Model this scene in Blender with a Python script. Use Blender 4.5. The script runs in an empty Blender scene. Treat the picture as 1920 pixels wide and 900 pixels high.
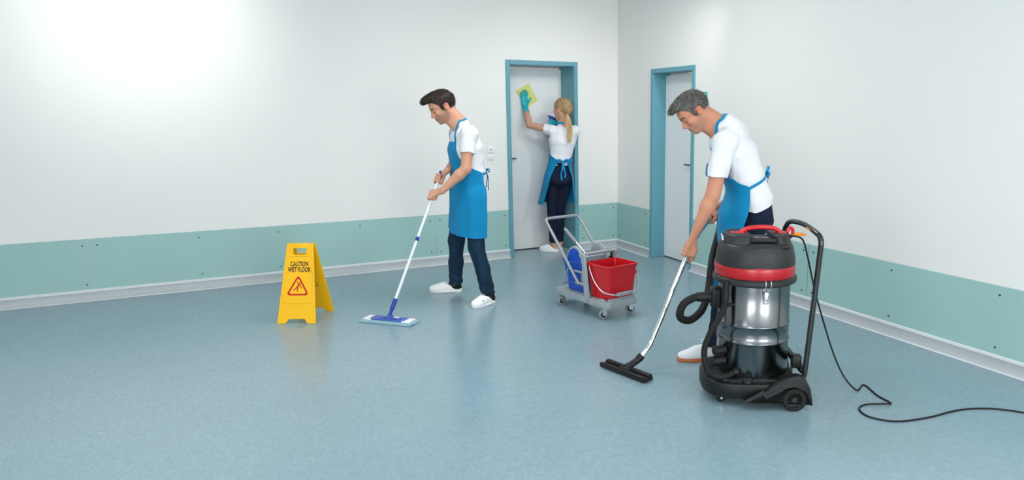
import bpy, bmesh, math, random
import numpy as np
from mathutils import Vector, Matrix, Euler

random.seed(7); np.random.seed(7)
SC = bpy.context.scene
COL = SC.collection
PI = math.pi

# ------------------------------------------------------------------ camera
YAW = 0.50747; PITCH = 0.16924
cam_d = bpy.data.cameras.new('camera'); cam = bpy.data.objects.new('camera', cam_d); COL.objects.link(cam)
cam_d.sensor_width = 36.0; cam_d.lens = 1336.0 / 1920.0 * 36.0
cam_d.shift_x = (960 - 1145) / 1920.0; cam_d.shift_y = (441 - 450) / 1920.0
cam_d.clip_start = 0.05; cam_d.clip_end = 60
cam.location = (-4.1035, -7.2166, 1.55)
cam.rotation_euler = (PI / 2 - PITCH, 0, -YAW)
SC.camera = cam

# ------------------------------------------------------------------ world, lights, exposure
world = bpy.data.worlds.new('world'); SC.world = world; world.use_nodes = True
world.node_tree.nodes['Background'].inputs[0].default_value = (1, 1, 1, 1)
world.node_tree.nodes['Background'].inputs[1].default_value = 0.3
SC.view_settings.view_transform = 'Standard'
SC.view_settings.look = 'None'
SC.view_settings.gamma = 1.0
SC.view_settings.use_curve_mapping = False
SC.view_settings.exposure = 0.16

ROOM_X0, ROOM_Y0, CEIL = -7.6, -13.0, 3.05
def area_light(name, loc, size, power, col=(1, 0.98, 0.96), rot=(0, 0, 0), size_y=None, spread=PI):
    d = bpy.data.lights.new(name, 'AREA'); d.energy = power; d.color = col
    d.shape = 'RECTANGLE'; d.size = size; d.size_y = size_y or size; d.spread = spread
    o = bpy.data.objects.new(name, d); COL.objects.link(o); o.location = loc; o.rotation_euler = rot
    return o
# luminaires in the ceiling: (x, y, size, watts)
LUMINAIRES = [(-1.7, -2.3, 0.9, 14), (-4.0, -3.2, 0.9, 5), (-6.2, -3.2, 0.9, 2),
              (-1.7, -6.4, 0.9, 10), (-4.0, -6.4, 0.9, 2), (-6.2, -6.4, 0.9, 2)]
for (x, y, s, p) in LUMINAIRES:
    area_light('ceiling_lamp_light', (x, y, CEIL - 0.045), s * 0.9, p)
# two ceiling spotlights: one washes the upper left of the back wall, one is added to brighten the far door and cast the woman's shadow
SPOTS = [((-4.55, -1.75, 2.80), (-0.05, 1.75, -0.35), 80, 1.45, 'small white ceiling spotlight aimed at the back wall'),
         ((-0.30, -2.40, 2.80), (-0.45, 2.40, -1.75), 52, 1.35, 'small white ceiling spotlight added to brighten the far door')]
for (loc, dr_, e_, sz_, _w) in SPOTS:
    sp = bpy.data.lights.new('spotlight_light', 'SPOT'); sp.energy = e_; sp.spot_size = sz_; sp.spot_blend = 1.0
    sp.shadow_soft_size = 0.09; sp.color = (1, 0.985, 0.96)
    spo = bpy.data.objects.new('spotlight_light', sp); COL.objects.link(spo); spo.location = loc
    spo.rotation_euler = Vector(dr_).to_track_quat('-Z', 'Y').to_euler()
# frontal fill light from an added, unseen window behind the camera
WX0, WX1, WZ0, WZ1 = -4.4, -0.4, 0.8, 2.75
area_light('added_window_light', ((WX0 + WX1) / 2, ROOM_Y0 + 0.05, (WZ0 + WZ1) / 2), WX1 - WX0, 200, (1.0, 0.985, 0.965), (PI / 2, 0, 0), WZ1 - WZ0)
# and from an unseen left window added to brighten the right wall
VY0, VY1 = -12.6, -8.2
area_light('added_window_light', (ROOM_X0 + 0.05, (VY0 + VY1) / 2, (WZ0 + WZ1) / 2), WZ1 - WZ0, 190, (1.0, 0.99, 0.98), (0, -PI / 2, 0), VY1 - VY0)

# ------------------------------------------------------------------ materials
def mat(name, col, rough=0.5, metal=0.0, spec=0.5, coat=0.0, noise=None, bump=None, sss=0.0, trans=0.0, ior=1.45, sheen=0.0):
    """noise=(scale, amount[, stretch]) varies the colour, bump=(scale, strength[, stretch]) gives fine relief"""
    m = bpy.data.materials.new(name); m.use_nodes = True
    nt = m.node_tree; b = nt.nodes['Principled BSDF']
    c = tuple(col) + (1,) if len(col) == 3 else col
    b.inputs['Base Color'].default_value = c
    b.inputs['Roughness'].default_value = rough; b.inputs['Metallic'].default_value = metal
    b.inputs['Specular IOR Level'].default_value = spec; b.inputs['Coat Weight'].default_value = coat
    b.inputs['IOR'].default_value = ior
    if trans: b.inputs['Transmission Weight'].default_value = trans
    if sheen: b.inputs['Sheen Weight'].default_value = sheen
    if sss:
        b.inputs['Subsurface Weight'].default_value = sss
        b.inputs['Subsurface Radius'].default_value = (0.012, 0.005, 0.003); b.inputs['Subsurface Scale'].default_value = 1.0
    tc = nt.nodes.new('ShaderNodeTexCoord')
    def tex(scale, stretch):
        mp = nt.nodes.new('ShaderNodeMapping'); nt.links.new(tc.outputs['Object'], mp.inputs[0])
        mp.inputs['Scale'].default_value = stretch
        n = nt.nodes.new('ShaderNodeTexNoise'); n.inputs['Scale'].default_value = scale; n.inputs['Detail'].default_value = 5
        nt.links.new(mp.outputs[0], n.inputs['Vector']); return n
    if noise:
        n = tex(noise[0], noise[2] if len(noise) > 2 else (1, 1, 1))
        r = nt.nodes.new('ShaderNodeMapRange'); r.inputs[1].default_value = 0.3; r.inputs[2].default_value = 0.7
        r.inputs[3].default_value = 1 - noise[1]; r.inputs[4].default_value = 1 + noise[1]
        nt.links.new(n.outputs['Fac'], r.inputs[0])
        mx = nt.nodes.new('ShaderNodeMix'); mx.data_type = 'RGBA'; mx.blend_type = 'MULTIPLY'; mx.inputs[0].default_value = 1
        mx.inputs[6].default_value = c; nt.links.new(r.outputs[0], mx.inputs[7]); nt.links.new(mx.outputs[2], b.inputs['Base Color'])
    if bump:
        n = tex(bump[0], bump[2] if len(bump) > 2 else (1, 1, 1))
        bp = nt.nodes.new('ShaderNodeBump'); bp.inputs['Strength'].default_value = bump[1]; bp.inputs['Distance'].default_value = bump[3] if len(bump) > 3 else 0.01
        nt.links.new(n.outputs['Fac'], bp.inputs['Height']); nt.links.new(bp.outputs[0], b.inputs['Normal'])
    return m

def s2l(r, g, b):
    f = lambda u: (u / 255) / 12.92 if u / 255 <= 0.04045 else ((u / 255 + 0.055) / 1.055) ** 2.4
    return (f(r), f(g), f(b))

M = {}
M['wall'] = mat('wall_paint', s2l(232, 233, 231), 0.42, spec=0.35, noise=(0.7, 0.012), bump=(60, 0.02))
M['ceil'] = mat('ceiling_paint', s2l(235, 237, 237), 0.8)
M['green'] = mat('mint_laminate', s2l(156, 194, 191), 0.34, spec=0.4, noise=(1.2, 0.03))
M['cove'] = mat('grey_vinyl_cove', s2l(176, 183, 188), 0.38, noise=(6, 0.05, (0.3, 0.3, 3)))
M['lit_lip_bead'] = mat('lit_lip_and_bead_vinyl', s2l(214, 219, 222), 0.4)  # light caught by the lip painted as a paler tone; the bead is white
M['teal'] = mat('teal_steel_paint', s2l(98, 156, 172), 0.36, noise=(2, 0.03))
M['leaf'] = mat('door_laminate', s2l(234, 237, 238), 0.38, spec=0.4, noise=(1, 0.012))
M['dark'] = mat('dark_gap', (0.01, 0.012, 0.015), 0.7)
M['handle'] = mat('slate_nylon', s2l(88, 105, 120), 0.35)
M['screw'] = mat('screw_steel', s2l(70, 90, 95), 0.4, metal=0.6)
M['whiteplastic'] = mat('white_plastic', s2l(236, 239, 240), 0.35)
M['redplastic'] = mat('red_plastic', s2l(205, 22, 34), 0.3, coat=0.15)
M['redband'] = mat('deep_red_plastic', s2l(176, 20, 32), 0.28, coat=0.15)
M['yellow'] = mat('yellow_plastic', s2l(247, 188, 8), 0.36, bump=(300, 0.03))
M['print_black'] = mat('black_print', (0.012, 0.012, 0.012), 0.6)
M['print_red'] = mat('red_print', s2l(196, 32, 24), 0.55)
M['print_pale'] = mat('faded_print', s2l(206, 150, 14), 0.55)
M['blueplastic'] = mat('blue_plastic', s2l(22, 82, 190), 0.3, coat=0.1)
M['navyplastic'] = mat('deep_blue_plastic', s2l(18, 62, 160), 0.34)
M['padblue'] = mat('mop_plate_blue', s2l(72, 98, 180), 0.4)
M['greyplastic'] = mat('grey_plastic', s2l(160, 168, 174), 0.4, noise=(8, 0.03))
M['greytube'] = mat('grey_coated_tube', s2l(150, 156, 162), 0.34, metal=0.25)
M['chrome'] = mat('chrome', (0.86, 0.87, 0.88), 0.07, metal=1.0)
M['steel'] = mat('polished_steel', (0.185, 0.195, 0.205), 0.20, metal=1.0, noise=(5, 0.03, (1, 1, 0.15)), bump=(90, 0.012, (1, 1, 0.03)))
M['zinc'] = mat('zinc_steel', (0.72, 0.73, 0.74), 0.28, metal=1.0)
M['black'] = mat('black_plastic', (0.009, 0.010, 0.011), 0.42, spec=0.35, bump=(400, 0.03))
M['blackgloss'] = mat('black_gloss_paint', (0.010, 0.011, 0.012), 0.2, coat=0.3)
M['charcoal'] = mat('charcoal_plastic', (0.022, 0.024, 0.027), 0.45, spec=0.4, bump=(500, 0.05))
M['wheelgrey'] = mat('wheel_grey_plastic', (0.05, 0.052, 0.056), 0.45)
M['rubber'] = mat('black_rubber', (0.010, 0.010, 0.011), 0.6, spec=0.35)
M['greyrubber'] = mat('grey_rubber', s2l(140, 146, 150), 0.6)
M['orange'] = mat('orange_plastic', s2l(240, 140, 20), 0.4)
M['aluwhite'] = mat('white_lacquered_tube', s2l(226, 232, 236), 0.25)
M['mopfibre'] = mat('pale_blue_microfibre', s2l(150, 190, 205), 0.95, noise=(160, 0.2), bump=(220, 0.8))
M['whitefabric'] = mat('white_webbing', s2l(238, 238, 240), 0.85, bump=(300, 0.2))
M['paper'] = mat('notice_paper', s2l(236, 240, 240), 0.5)
M['turq'] = mat('turquoise_frame', s2l(40, 175, 165), 0.4)

def floor_material():
    m = mat('blue_linoleum', s2l(140, 175, 188), 0.3, spec=0.5)
    nt = m.node_tree; b = nt.nodes['Principled BSDF']; L = nt.links.new
    tc = nt.nodes.new('ShaderNodeTexCoord')
    def noise(scale, detail, sx=1, sy=1, rough=0.6):
        mp = nt.nodes.new('ShaderNodeMapping'); mp.inputs['Scale'].default_value = (sx, sy, 1); L(tc.outputs['Object'], mp.inputs[0])
        n = nt.nodes.new('ShaderNodeTexNoise'); n.inputs['Scale'].default_value = scale; n.inputs['Detail'].default_value = detail
        n.inputs['Roughness'].default_value = rough; L(mp.outputs[0], n.inputs['Vector']); return n
    def ramp(src, p0, p1, c0, c1):
        r = nt.nodes.new('ShaderNodeValToRGB'); L(src, r.inputs[0])
        r.color_ramp.elements[0].position = p0; r.color_ramp.elements[0].color = tuple(c0) + (1,)
        r.color_ramp.elements[1].position = p1; r.color_ramp.elements[1].color = tuple(c1) + (1,); return r
    base = ramp(noise(30, 8, 1.0, 0.55, 0.75).outputs['Fac'], 0.3, 0.7, s2l(*FLOOR_A), s2l(*FLOOR_B))
    fleck = ramp(noise(70, 3, 1, 0.4).outputs['Fac'], 0.36, 0.66, (0.93, 0.935, 0.94), (1.04, 1.035, 1.03))
    cloud = ramp(noise(0.9, 3).outputs['Fac'], 0.3, 0.7, (0.94, 0.95, 0.96), (1.04, 1.03, 1.03))
    def mul(a, c):
        x = nt.nodes.new('ShaderNodeMix'); x.data_type = 'RGBA'; x.blend_type = 'MULTIPLY'; x.inputs[0].default_value = 1
        L(a, x.inputs[6]); L(c, x.inputs[7]); return x.outputs[2]
    L(mul(mul(base.outputs[0], fleck.outputs[0]), cloud.outputs[0]), b.inputs['Base Color'])
    rr = nt.nodes.new('ShaderNodeMapRange'); rr.inputs[3].default_value = 0.17; rr.inputs[4].default_value = 0.29
    L(noise(3, 5).outputs['Fac'], rr.inputs[0]); L(rr.outputs[0], b.inputs['Roughness'])
    bp = nt.nodes.new('ShaderNodeBump'); bp.inputs['Strength'].default_value = 0.05; bp.inputs['Distance'].default_value = 0.01
    L(noise(45, 4).outputs['Fac'], bp.inputs['Height']); L(bp.outputs[0], b.inputs['Normal'])
    return m
FLOOR_A = (132, 159, 170); FLOOR_B = (143, 170, 181)
M['floor'] = floor_material()

# ------------------------------------------------------------------ geometry toolbox: a shape is (verts, faces)
def g_box(sx, sy, sz, loc=(0, 0, 0), bev=0.0, seg=2, rot=None, top=None):
    """box centred on loc; top=(fx, fy) scales the upper face"""
    bm = bmesh.new(); bmesh.ops.create_cube(bm, size=1.0)
    for v in bm.verts:
        fx, fy = (top if (top and v.co.z > 0) else (1, 1))
        v.co = Vector((v.co.x * sx * fx, v.co.y * sy * fy, v.co.z * sz))
    if bev > 0: bmesh.ops.bevel(bm, geom=bm.edges[:], offset=bev, segments=seg, profile=0.5, affect='EDGES')
    return _bm(bm, loc, rot)
def _bm(bm, loc=(0, 0, 0), rot=None):
    bm.verts.index_update()
    V = np.array([v.co[:] for v in bm.verts]); F = [tuple(v.index for v in f.verts) for f in bm.faces]; bm.free()
    return xf((V, F), loc, rot)
def xf(g, loc=(0, 0, 0), rot=None, scale=None):
    V = np.array(g[0], float)
    if scale is not None: V = V * np.array(scale)
    if rot is not None:
        R = np.array(Euler(rot).to_matrix()) if len(rot) == 3 and not isinstance(rot[0], (list, tuple, np.ndarray)) else np.array(rot)
        V = V @ R.T
    return (V + np.array(loc), g[1])
def join(*gs):
    V = []; F = []; o = 0
    for g in gs:
        V.append(np.asarray(g[0], float)); F += [tuple(i + o for i in f) for f in g[1]]; o += len(g[0])
    return (np.vstack(V), F)
def g_lathe(profile, seg=40, loc=(0, 0, 0), rot=None, sup=None, ring=False):
    """profile [(r, z)...] turned about z; sup = superellipse exponent"""
    V = []; F = []; n = len(profile)
    for k in range(seg):
        a = 2 * PI * k / seg; c, s = math.cos(a), math.sin(a)
        if sup: q = (abs(c) ** sup + abs(s) ** sup) ** (-1 / sup)
        else: q = 1
        V += [(r * c * q, r * s * q, z) for r, z in profile]
    for k in range(seg):
        k2 = (k + 1) % seg
        for j in range(n - 1): F.append((k * n + j, k2 * n + j, k2 * n + j + 1, k * n + j + 1))
    if ring:
        F += [(k * n + n - 1, ((k + 1) % seg) * n + n - 1, ((k + 1) % seg) * n, k * n) for k in range(seg)]
        return xf((np.array(V), F), loc, rot)
    if profile[0][0] > 1e-6: F.append(tuple(k * n for k in range(seg))[::-1])
    if profile[-1][0] > 1e-6: F.append(tuple(k * n + n - 1 for k in range(seg)))
    return xf((np.array(V), F), loc, rot)
def spline(pts, n=8, closed=False):
    """Catmull-Rom through pts"""
    P = [np.array(p, float) for p in pts]; out = []
    N = len(P); rng = range(N) if closed else range(N - 1)
    for i in rng:
        if closed: p0, p1, p2, p3 = P[(i - 1) % N], P[i], P[(i + 1) % N], P[(i + 2) % N]
        else: p0, p1, p2, p3 = P[max(i - 1, 0)], P[i], P[i + 1], P[min(i + 2, N - 1)]
        for k in range(n):
            t = k / n
            out.append(0.5 * ((2 * p1) + (-p0 + p2) * t + (2 * p0 - 5 * p1 + 4 * p2 - p3) * t * t + (-p0 + 3 * p1 - 3 * p2 + p3) * t ** 3))
    if not closed: out.append(P[-1])
    return out
def g_tube(pts, r, seg=12, cap=True, flat=None):
    """tube along pts, r a number or a list; flat=(a, b) elliptical section with parallel-transported frame"""
    P = np.array(pts, float); n = len(P)
    R = np.full(n, r) if np.isscalar(r) else np.array(r, float)
    T = np.gradient(P, axis=0); T /= np.linalg.norm(T, axis=1)[:, None] + 1e-12
    up = np.array([0, 0, 1.0]) if abs(T[0][2]) < 0.9 else np.array([1.0, 0, 0])
    u = np.cross(T[0], up); u /= np.linalg.norm(u); V = []; F = []
    fa, fb = flat or (1, 1)
    for i in range(n):
        u = u - T[i] * (u @ T[i]); u /= np.linalg.norm(u) + 1e-12; w = np.cross(T[i], u)
        for k in range(seg):
            a = 2 * PI * k / seg; V.append(P[i] + R[i] * (fa * math.cos(a) * u + fb * math.sin(a) * w))
    for i in range(n - 1):
        for k in range(seg):
            k2 = (k + 1) % seg; F.append((i * seg + k, i * seg + k2, (i + 1) * seg + k2, (i + 1) * seg + k))
    if cap:
        F.append(tuple(range(seg))[::-1]); F.append(tuple((n - 1) * seg + k for k in range(seg)))
    return (np.array(V), F)
def g_prism(poly, h, bev=0.0, seg=2, loc=(0, 0, 0), rot=None, holes=None):
    """polygon in xy (optionally with one hole of equal vertex count) pulled up by h along z, centred on z=0"""
    bm = bmesh.new()
    vs = [bm.verts.new((x, y, -h / 2)) for x, y in poly]
    es = [bm.edges.new((vs[i], vs[(i + 1) % len(vs)])) for i in range(len(vs))]
    if holes:
        for hp in holes:
            hv = [bm.verts.new((x, y, -h / 2)) for x, y in hp]
            es += [bm.edges.new((hv[i], hv[(i + 1) % len(hv)])) for i in range(len(hv))]
        bmesh.ops.triangle_fill(bm, edges=es, use_beauty=True)
    else: bm.faces.new(vs)
    ret = bmesh.ops.extrude_face_region(bm, geom=bm.faces[:])
    bmesh.ops.translate(bm, verts=[e for e in ret['geom'] if isinstance(e, bmesh.types.BMVert)], vec=(0, 0, h))
    bmesh.ops.recalc_face_normals(bm, faces=bm.faces[:])
    if bev > 0:
        ed = [e for e in bm.edges if len(e.link_faces) == 2 and e.calc_face_angle(0) > 0.5]
        bmesh.ops.bevel(bm, geom=ed, offset=bev, segments=seg, profile=0.5, affect='EDGES')
    return _bm(bm, loc, rot)
def round_poly(poly, r, n=4):
    out = []; N = len(poly)
    for i in range(N):
        p = np.array(poly[i], float); a = np.array(poly[i - 1], float) - p; b = np.array(poly[(i + 1) % N], float) - p
        rr = r[i] if isinstance(r, (list, tuple)) else r
        la, lb = np.linalg.norm(a), np.linalg.norm(b); d = min(rr, la * 0.49, lb * 0.49)
        p0, p1 = p + a / la * d, p + b / lb * d
        for k in range(n + 1):
            t = k / n; q = (1 - t) ** 2 * p0 + 2 * t * (1 - t) * p + t * t * p1; out.append((q[0], q[1]))
    return out
def along(a, b):
    """rotation matrix that turns z onto b-a"""
    d = Vector(b) - Vector(a); return np.array(d.to_track_quat('Z', 'Y').to_matrix())
def g_cyl(a, b, r, seg=16, bev=0.0, r2=None):
    L = float(np.linalg.norm(np.array(b) - np.array(a))); r2 = r if r2 is None else r2
    pr = [(r - bev, 0), (r, bev), (r2, L - bev), (r2 - bev, L)] if bev else [(r, 0), (r2, L)]
    return g_lathe(pr, seg, a, along(a, b))

def mesh_data(name, g, ang=35, smooth=True):
    V, F = g; me = bpy.data.meshes.new(name)
    me.from_pydata([tuple(v) for v in V], [], F); me.update()
    bm = bmesh.new(); bm.from_mesh(me); bmesh.ops.recalc_face_normals(bm, faces=bm.faces[:]); bm.to_mesh(me); bm.free()
    if smooth:
        me.polygons.foreach_set('use_smooth', [True] * len(me.polygons))
        me.set_sharp_from_angle(angle=math.radians(ang))
    return me
def put(name, me, m, parent=None, loc=None, rot=None):
    o = bpy.data.objects.new(name, me); COL.objects.link(o)
    if m is not None and not me.materials: me.materials.append(M[m] if isinstance(m, str) else m)
    if parent: o.parent = parent
    if loc is not None: o.location = loc
    if rot is not None: o.rotation_euler = rot
    return o
def mk(name, g, m, parent=None, ang=35, smooth=True, loc=None, rot=None):
    return put(name, mesh_data(name, g, ang, smooth), m, parent, loc, rot)
def tag(o, label=None, cat=None, group=None, kind=None):
    if label: o['label'] = label
    if cat: o['category'] = cat
    if group: o['group'] = group
    if kind: o['kind'] = kind
    return o
def empty(name, loc, rz=0.0, label=None, cat=None, group=None, kind=None):
    o = bpy.data.objects.new(name, None); o.empty_display_size = 0.1; COL.objects.link(o)
    o.location = loc; o.rotation_euler = (0, 0, rz); return tag(o, label, cat, group, kind)
def text_geo(body, size, bold=0.0, sx=1.0):
    c = bpy.data.curves.new('lettering', 'FONT'); c.body = body; c.size = size; c.align_x = 'CENTER'; c.align_y = 'CENTER'
    c.offset = bold; c.resolution_u = 3; c.space_line = 0.86
    o = bpy.data.objects.new('lettering', c); COL.objects.link(o)
    dg = bpy.context.evaluated_depsgraph_get(); me = o.evaluated_get(dg).to_mesh()
    V = np.array([(v.co.x * sx, v.co.y, v.co.z) for v in me.vertices]); F = [tuple(p.vertices) for p in me.polygons]
    o.evaluated_get(dg).to_mesh_clear(); bpy.data.objects.remove(o); bpy.data.curves.remove(c)
    return (V, F)

# ------------------------------------------------------------------ the room
DX0, DX1, DH1 = -1.352, -0.513, 2.105      # doorway in the back wall, outside of its frame
EY0, EY1, DH2 = -1.512, -0.728, 2.008      # doorway in the right wall
REC1, REC2 = 0.33, 0.15
T = 0.45
mk('floor', g_box(-ROOM_X0 + 1.2, -ROOM_Y0 + 1.2, 0.1, ((ROOM_X0) / 2, (ROOM_Y0) / 2, -0.05)), 'floor', smooth=False)['kind'] = 'structure'
mk('ceiling', g_box(-ROOM_X0 + 1.2, -ROOM_Y0 + 1.2, 0.1, (ROOM_X0 / 2, ROOM_Y0 / 2, CEIL + 0.05)), 'ceil', smooth=False)['kind'] = 'structure'
def span(x0, x1, y0, y1, z0, z1): return g_box(x1 - x0, y1 - y0, z1 - z0, ((x0 + x1) / 2, (y0 + y1) / 2, (z0 + z1) / 2))
wall_back = mk('wall_back', join(span(ROOM_X0, DX0 + 0.02, 0, T, 0, CEIL), span(DX1 - 0.02, 0.0, 0, T, 0, CEIL), span(DX0 + 0.02, DX1 - 0.02, 0, T, DH1 - 0.02, CEIL)), 'wall', smooth=False)
wall_right = mk('wall_right', join(span(0, T, EY1 - 0.02, T, 0, CEIL), span(0, T, ROOM_Y0, EY0 + 0.02, 0, CEIL), span(0, T, EY0 + 0.02, EY1 - 0.02, DH2 - 0.02, CEIL)), 'wall', smooth=False)
wall_left = mk('wall_left', join(span(ROOM_X0 - 0.2, ROOM_X0, ROOM_Y0, VY0, 0, CEIL), span(ROOM_X0 - 0.2, ROOM_X0, VY1, T, 0, CEIL),
               span(ROOM_X0 - 0.2, ROOM_X0, VY0, VY1, 0, WZ0), span(ROOM_X0 - 0.2, ROOM_X0, VY0, VY1, WZ1, CEIL)), 'wall', smooth=False)
wn2 = mk('added_window_2', join(*[span(ROOM_X0 - 0.15, ROOM_X0 - 0.08, VY0 + i * 1.1 - 0.03, VY0 + i * 1.1 + 0.03, WZ0, WZ1) for i in range(5)],
         span(ROOM_X0 - 0.15, ROOM_X0 - 0.08, VY0, VY1, WZ0, WZ0 + 0.06), span(ROOM_X0 - 0.15, ROOM_X0 - 0.08, VY0, VY1, WZ1 - 0.06, WZ1)), 'whiteplastic', smooth=False)
wn2['kind'] = 'structure'  # unseen window frame, added to go with the light from the left
wall_front = mk('wall_front', join(span(ROOM_X0, WX0, ROOM_Y0 - 0.2, ROOM_Y0, 0, CEIL), span(WX1, T, ROOM_Y0 - 0.2, ROOM_Y0, 0, CEIL),
                span(WX0, WX1, ROOM_Y0 - 0.2, ROOM_Y0, 0, WZ0), span(WX0, WX1, ROOM_Y0 - 0.2, ROOM_Y0, WZ1, CEIL)), 'wall', smooth=False)
for w in (wall_back, wall_right, wall_left, wall_front): w['kind'] = 'structure'
win = mk('added_window_1', join(*[span(WX0 + i * 0.8 - 0.03, WX0 + i * 0.8 + 0.03, ROOM_Y0 - 0.15, ROOM_Y0 - 0.08, WZ0, WZ1) for i in range(6)],
         span(WX0, WX1, ROOM_Y0 - 0.15, ROOM_Y0 - 0.08, WZ0, WZ0 + 0.06), span(WX0, WX1, ROOM_Y0 - 0.15, ROOM_Y0 - 0.08, WZ1 - 0.06, WZ1)), 'whiteplastic', smooth=False)
win['kind'] = 'structure'  # unseen window frame, added to go with the frontal fill light

# mint laminate panels screwed to the walls, each with its screws
PZ0, PZ1, PT = 0.088, 0.522, 0.008
screw_me = mesh_data('screw', g_lathe([(0.0, 0.0045), (0.0055, 0.0045), (0.0068, 0.003), (0.0068, -0.002)][::-1], 10))
screw_me.materials.append(M['screw'])
def panel_back(x0, x1, screws):
    p = mk('wall_panel', g_box(x1 - x0 - 0.006, PT, PZ1 - PZ0, ((x0 + x1) / 2, -PT / 2, (PZ0 + PZ1) / 2), 0.0015, 1), 'green', wall_back)
    for (x, z) in screws: put('screw', screw_me, None, p, (x, -PT - 0.0005, z), (PI / 2, 0, 0))
def panel_right(y0, y1, screws):
    p = mk('wall_panel', g_box(PT, y1 - y0 - 0.006, PZ1 - PZ0, (-PT / 2, (y0 + y1) / 2, (PZ0 + PZ1) / 2), 0.0015, 1), 'green', wall_right)
    for (y, z) in screws: put('screw', screw_me, None, p, (-PT - 0.0005, y, z), (0, -PI / 2, 0))
ZA, ZB = 0.466, 0.137
panel_back(ROOM_X0, -5.06, [(-5.11, ZA), (-5.11, ZB), (-5.85, ZA), (-6.6, ZA)])
panel_back(-5.06, -2.16, [(-5.01, ZA), (-4.27, ZA), (-3.63, ZA), (-2.9, ZA), (-2.21, ZA), (-4.27, ZB), (-3.63, ZB), (-2.21, ZB)])
panel_back(-2.16, DX0, [(-2.11, ZA), (-2.11, ZB), (-1.40, ZA), (-1.40, ZB)])
panel_back(DX1, 0.0, [(-0.46, ZA), (-0.46, ZB), (-0.06, ZA), (-0.06, ZB)])
panel_right(EY1, -0.009, [(-0.07, ZA), (-0.07, ZB), (-0.645, ZA), (-0.645, ZB)])
panel_right(-3.1, EY0, [(-1.56, ZA), (-1.56, ZB), (-2.3, ZA), (-3.046, ZA), (-3.046, ZB)])
panel_right(-6.1, -3.1, [(-3.157, ZA), (-3.157, ZB), (-3.906, ZA), (-3.906, ZB), (-4.7, ZA), (-4.7, ZB)])
panel_right(-9.1, -6.1, [(-6.15, ZA), (-6.15, ZB)])
panel_right(-12.1, -9.1, [(-9.15, ZA), (-9.15, ZB)])

# vinyl cove skirting: upper lip painted paler as if catching light, grey hollow face, thin white bead on the floor
def cove(name, p0, p1, inward):
    """strip along p0->p1; profile in (distance from wall, height)"""
    p0, p1, n = np.array(p0, float), np.array(p1, float), np.array(inward, float)
    def strip(prof):
        V = []; F = []
        for p in (p0, p1):
            for (t, z) in prof: V.append((p[0] + n[0] * t, p[1] + n[1] * t, z))
        k = len(prof)
        for j in range(k): F.append((j, (j + 1) % k, k + (j + 1) % k, k + j))
        F.append(tuple(range(k))); F.append(tuple(range(k, 2 * k)))
        return (np.array(V), F)
    o = mk(name, strip([(0, 0), (0.036, 0), (0.030, 0.006), (0.019, 0.022), (0.014, 0.044), (0.013, 0.070), (0, 0.070)]), 'cove', ang=30)
    o['kind'] = 'structure'
    mk('skirting_lip', strip([(0, 0.070), (0.016, 0.070), (0.018, 0.074), (0.017, 0.088), (0.009, 0.094), (0, 0.094)]), 'lit_lip_bead', o, ang=30)
    mk('floor_bead', strip([(0.034, 0), (0.050, 0), (0.050, 0.0025), (0.036, 0.007)]), 'lit_lip_bead', o, ang=30)
cove('baseboard_back', (ROOM_X0, 0), (DX0, 0), (0, -1))
cove('baseboard_corner_back', (DX1, 0), (0, 0), (0, -1))
cove('baseboard_corner_right', (0, 0), (0, EY1), (-1, 0))
cove('baseboard_right', (0, EY0), (0, ROOM_Y0), (-1, 0))
cove('baseboard_left', (ROOM_X0, ROOM_Y0), (ROOM_X0, 0), (1, 0))

# floor covering: hairline welded seam between the two sheets
# doors ------------------------------------------------------------
def lever(parent, loc, rot, flip=1):
    h = mk('door_handle', join(g_lathe([(0.0, 0.0), (0.024, 0.0), (0.024, 0.006), (0.020, 0.009), (0.0, 0.009)], 20),
           g_tube(spline([(0, 0, 0.006), (0, 0, 0.040), (flip * 0.018, 0, 0.052), (flip * 0.065, 0, 0.052), (flip * 0.118, 0, 0.050)], 5), 0.0098, 12)), 'handle', parent, loc=loc, rot=rot)
    return h
d1 = empty('door_1', (0, 0, 0), kind='structure')
FW = 0.046
mk('door_leaf', span(DX0 + FW, DX1 - FW, REC1, REC1 + 0.04, 0.012, DH1 - FW - 0.02), 'leaf', d1, smooth=False)
def frame_bar(x0, x1, y0, y1, z0, z1, par): mk('door_frame', g_box(x1 - x0, y1 - y0, z1 - z0, ((x0 + x1) / 2, (y0 + y1) / 2, (z0 + z1) / 2), 0.003, 1), 'teal', par)
frame_bar(DX0, DX0 + FW, -0.014, REC1 + 0.05, 0, DH1, d1)
frame_bar(DX1 - FW, DX1, -0.014, REC1 + 0.05, 0, DH1, d1)
frame_bar(DX0 + FW, DX1 - FW, -0.014, REC1 + 0.05, DH1 - FW, DH1, d1)
mk('under_door_shade', span(DX0 + FW, DX1 - FW, REC1 + 0.006, REC1 + 0.03, 0.0, 0.012), 'dark', d1, smooth=False)  # dark strip painted for the shaded gap below the leaf
lever(d1, (DX0 + FW + 0.045, REC1, 1.052), (PI / 2, 0, 0), 1)
d2 = empty('door_2', (0, 0, 0), kind='structure')
mk('door_leaf', span(REC2, REC2 + 0.04, EY0 + FW, EY1 - FW, 0.012, DH2 - FW - 0.02), 'leaf', d2, smooth=False)
frame_bar(-0.014, REC2 + 0.05, EY0, EY0 + FW, 0, DH2, d2)
frame_bar(-0.014, REC2 + 0.05, EY1 - FW, EY1, 0, DH2, d2)
frame_bar(-0.014, REC2 + 0.05, EY0 + FW, EY1 - FW, DH2 - FW, DH2, d2)
mk('under_door_shade', span(REC2 + 0.006, REC2 + 0.03, EY0 + FW, EY1 - FW, 0.0, 0.012), 'dark', d2, smooth=False)  # same dark strip for the shade under this leaf
lever(d2, (REC2, -1.325, 1.035), (PI / 2, 0, -PI / 2), -1)

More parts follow.
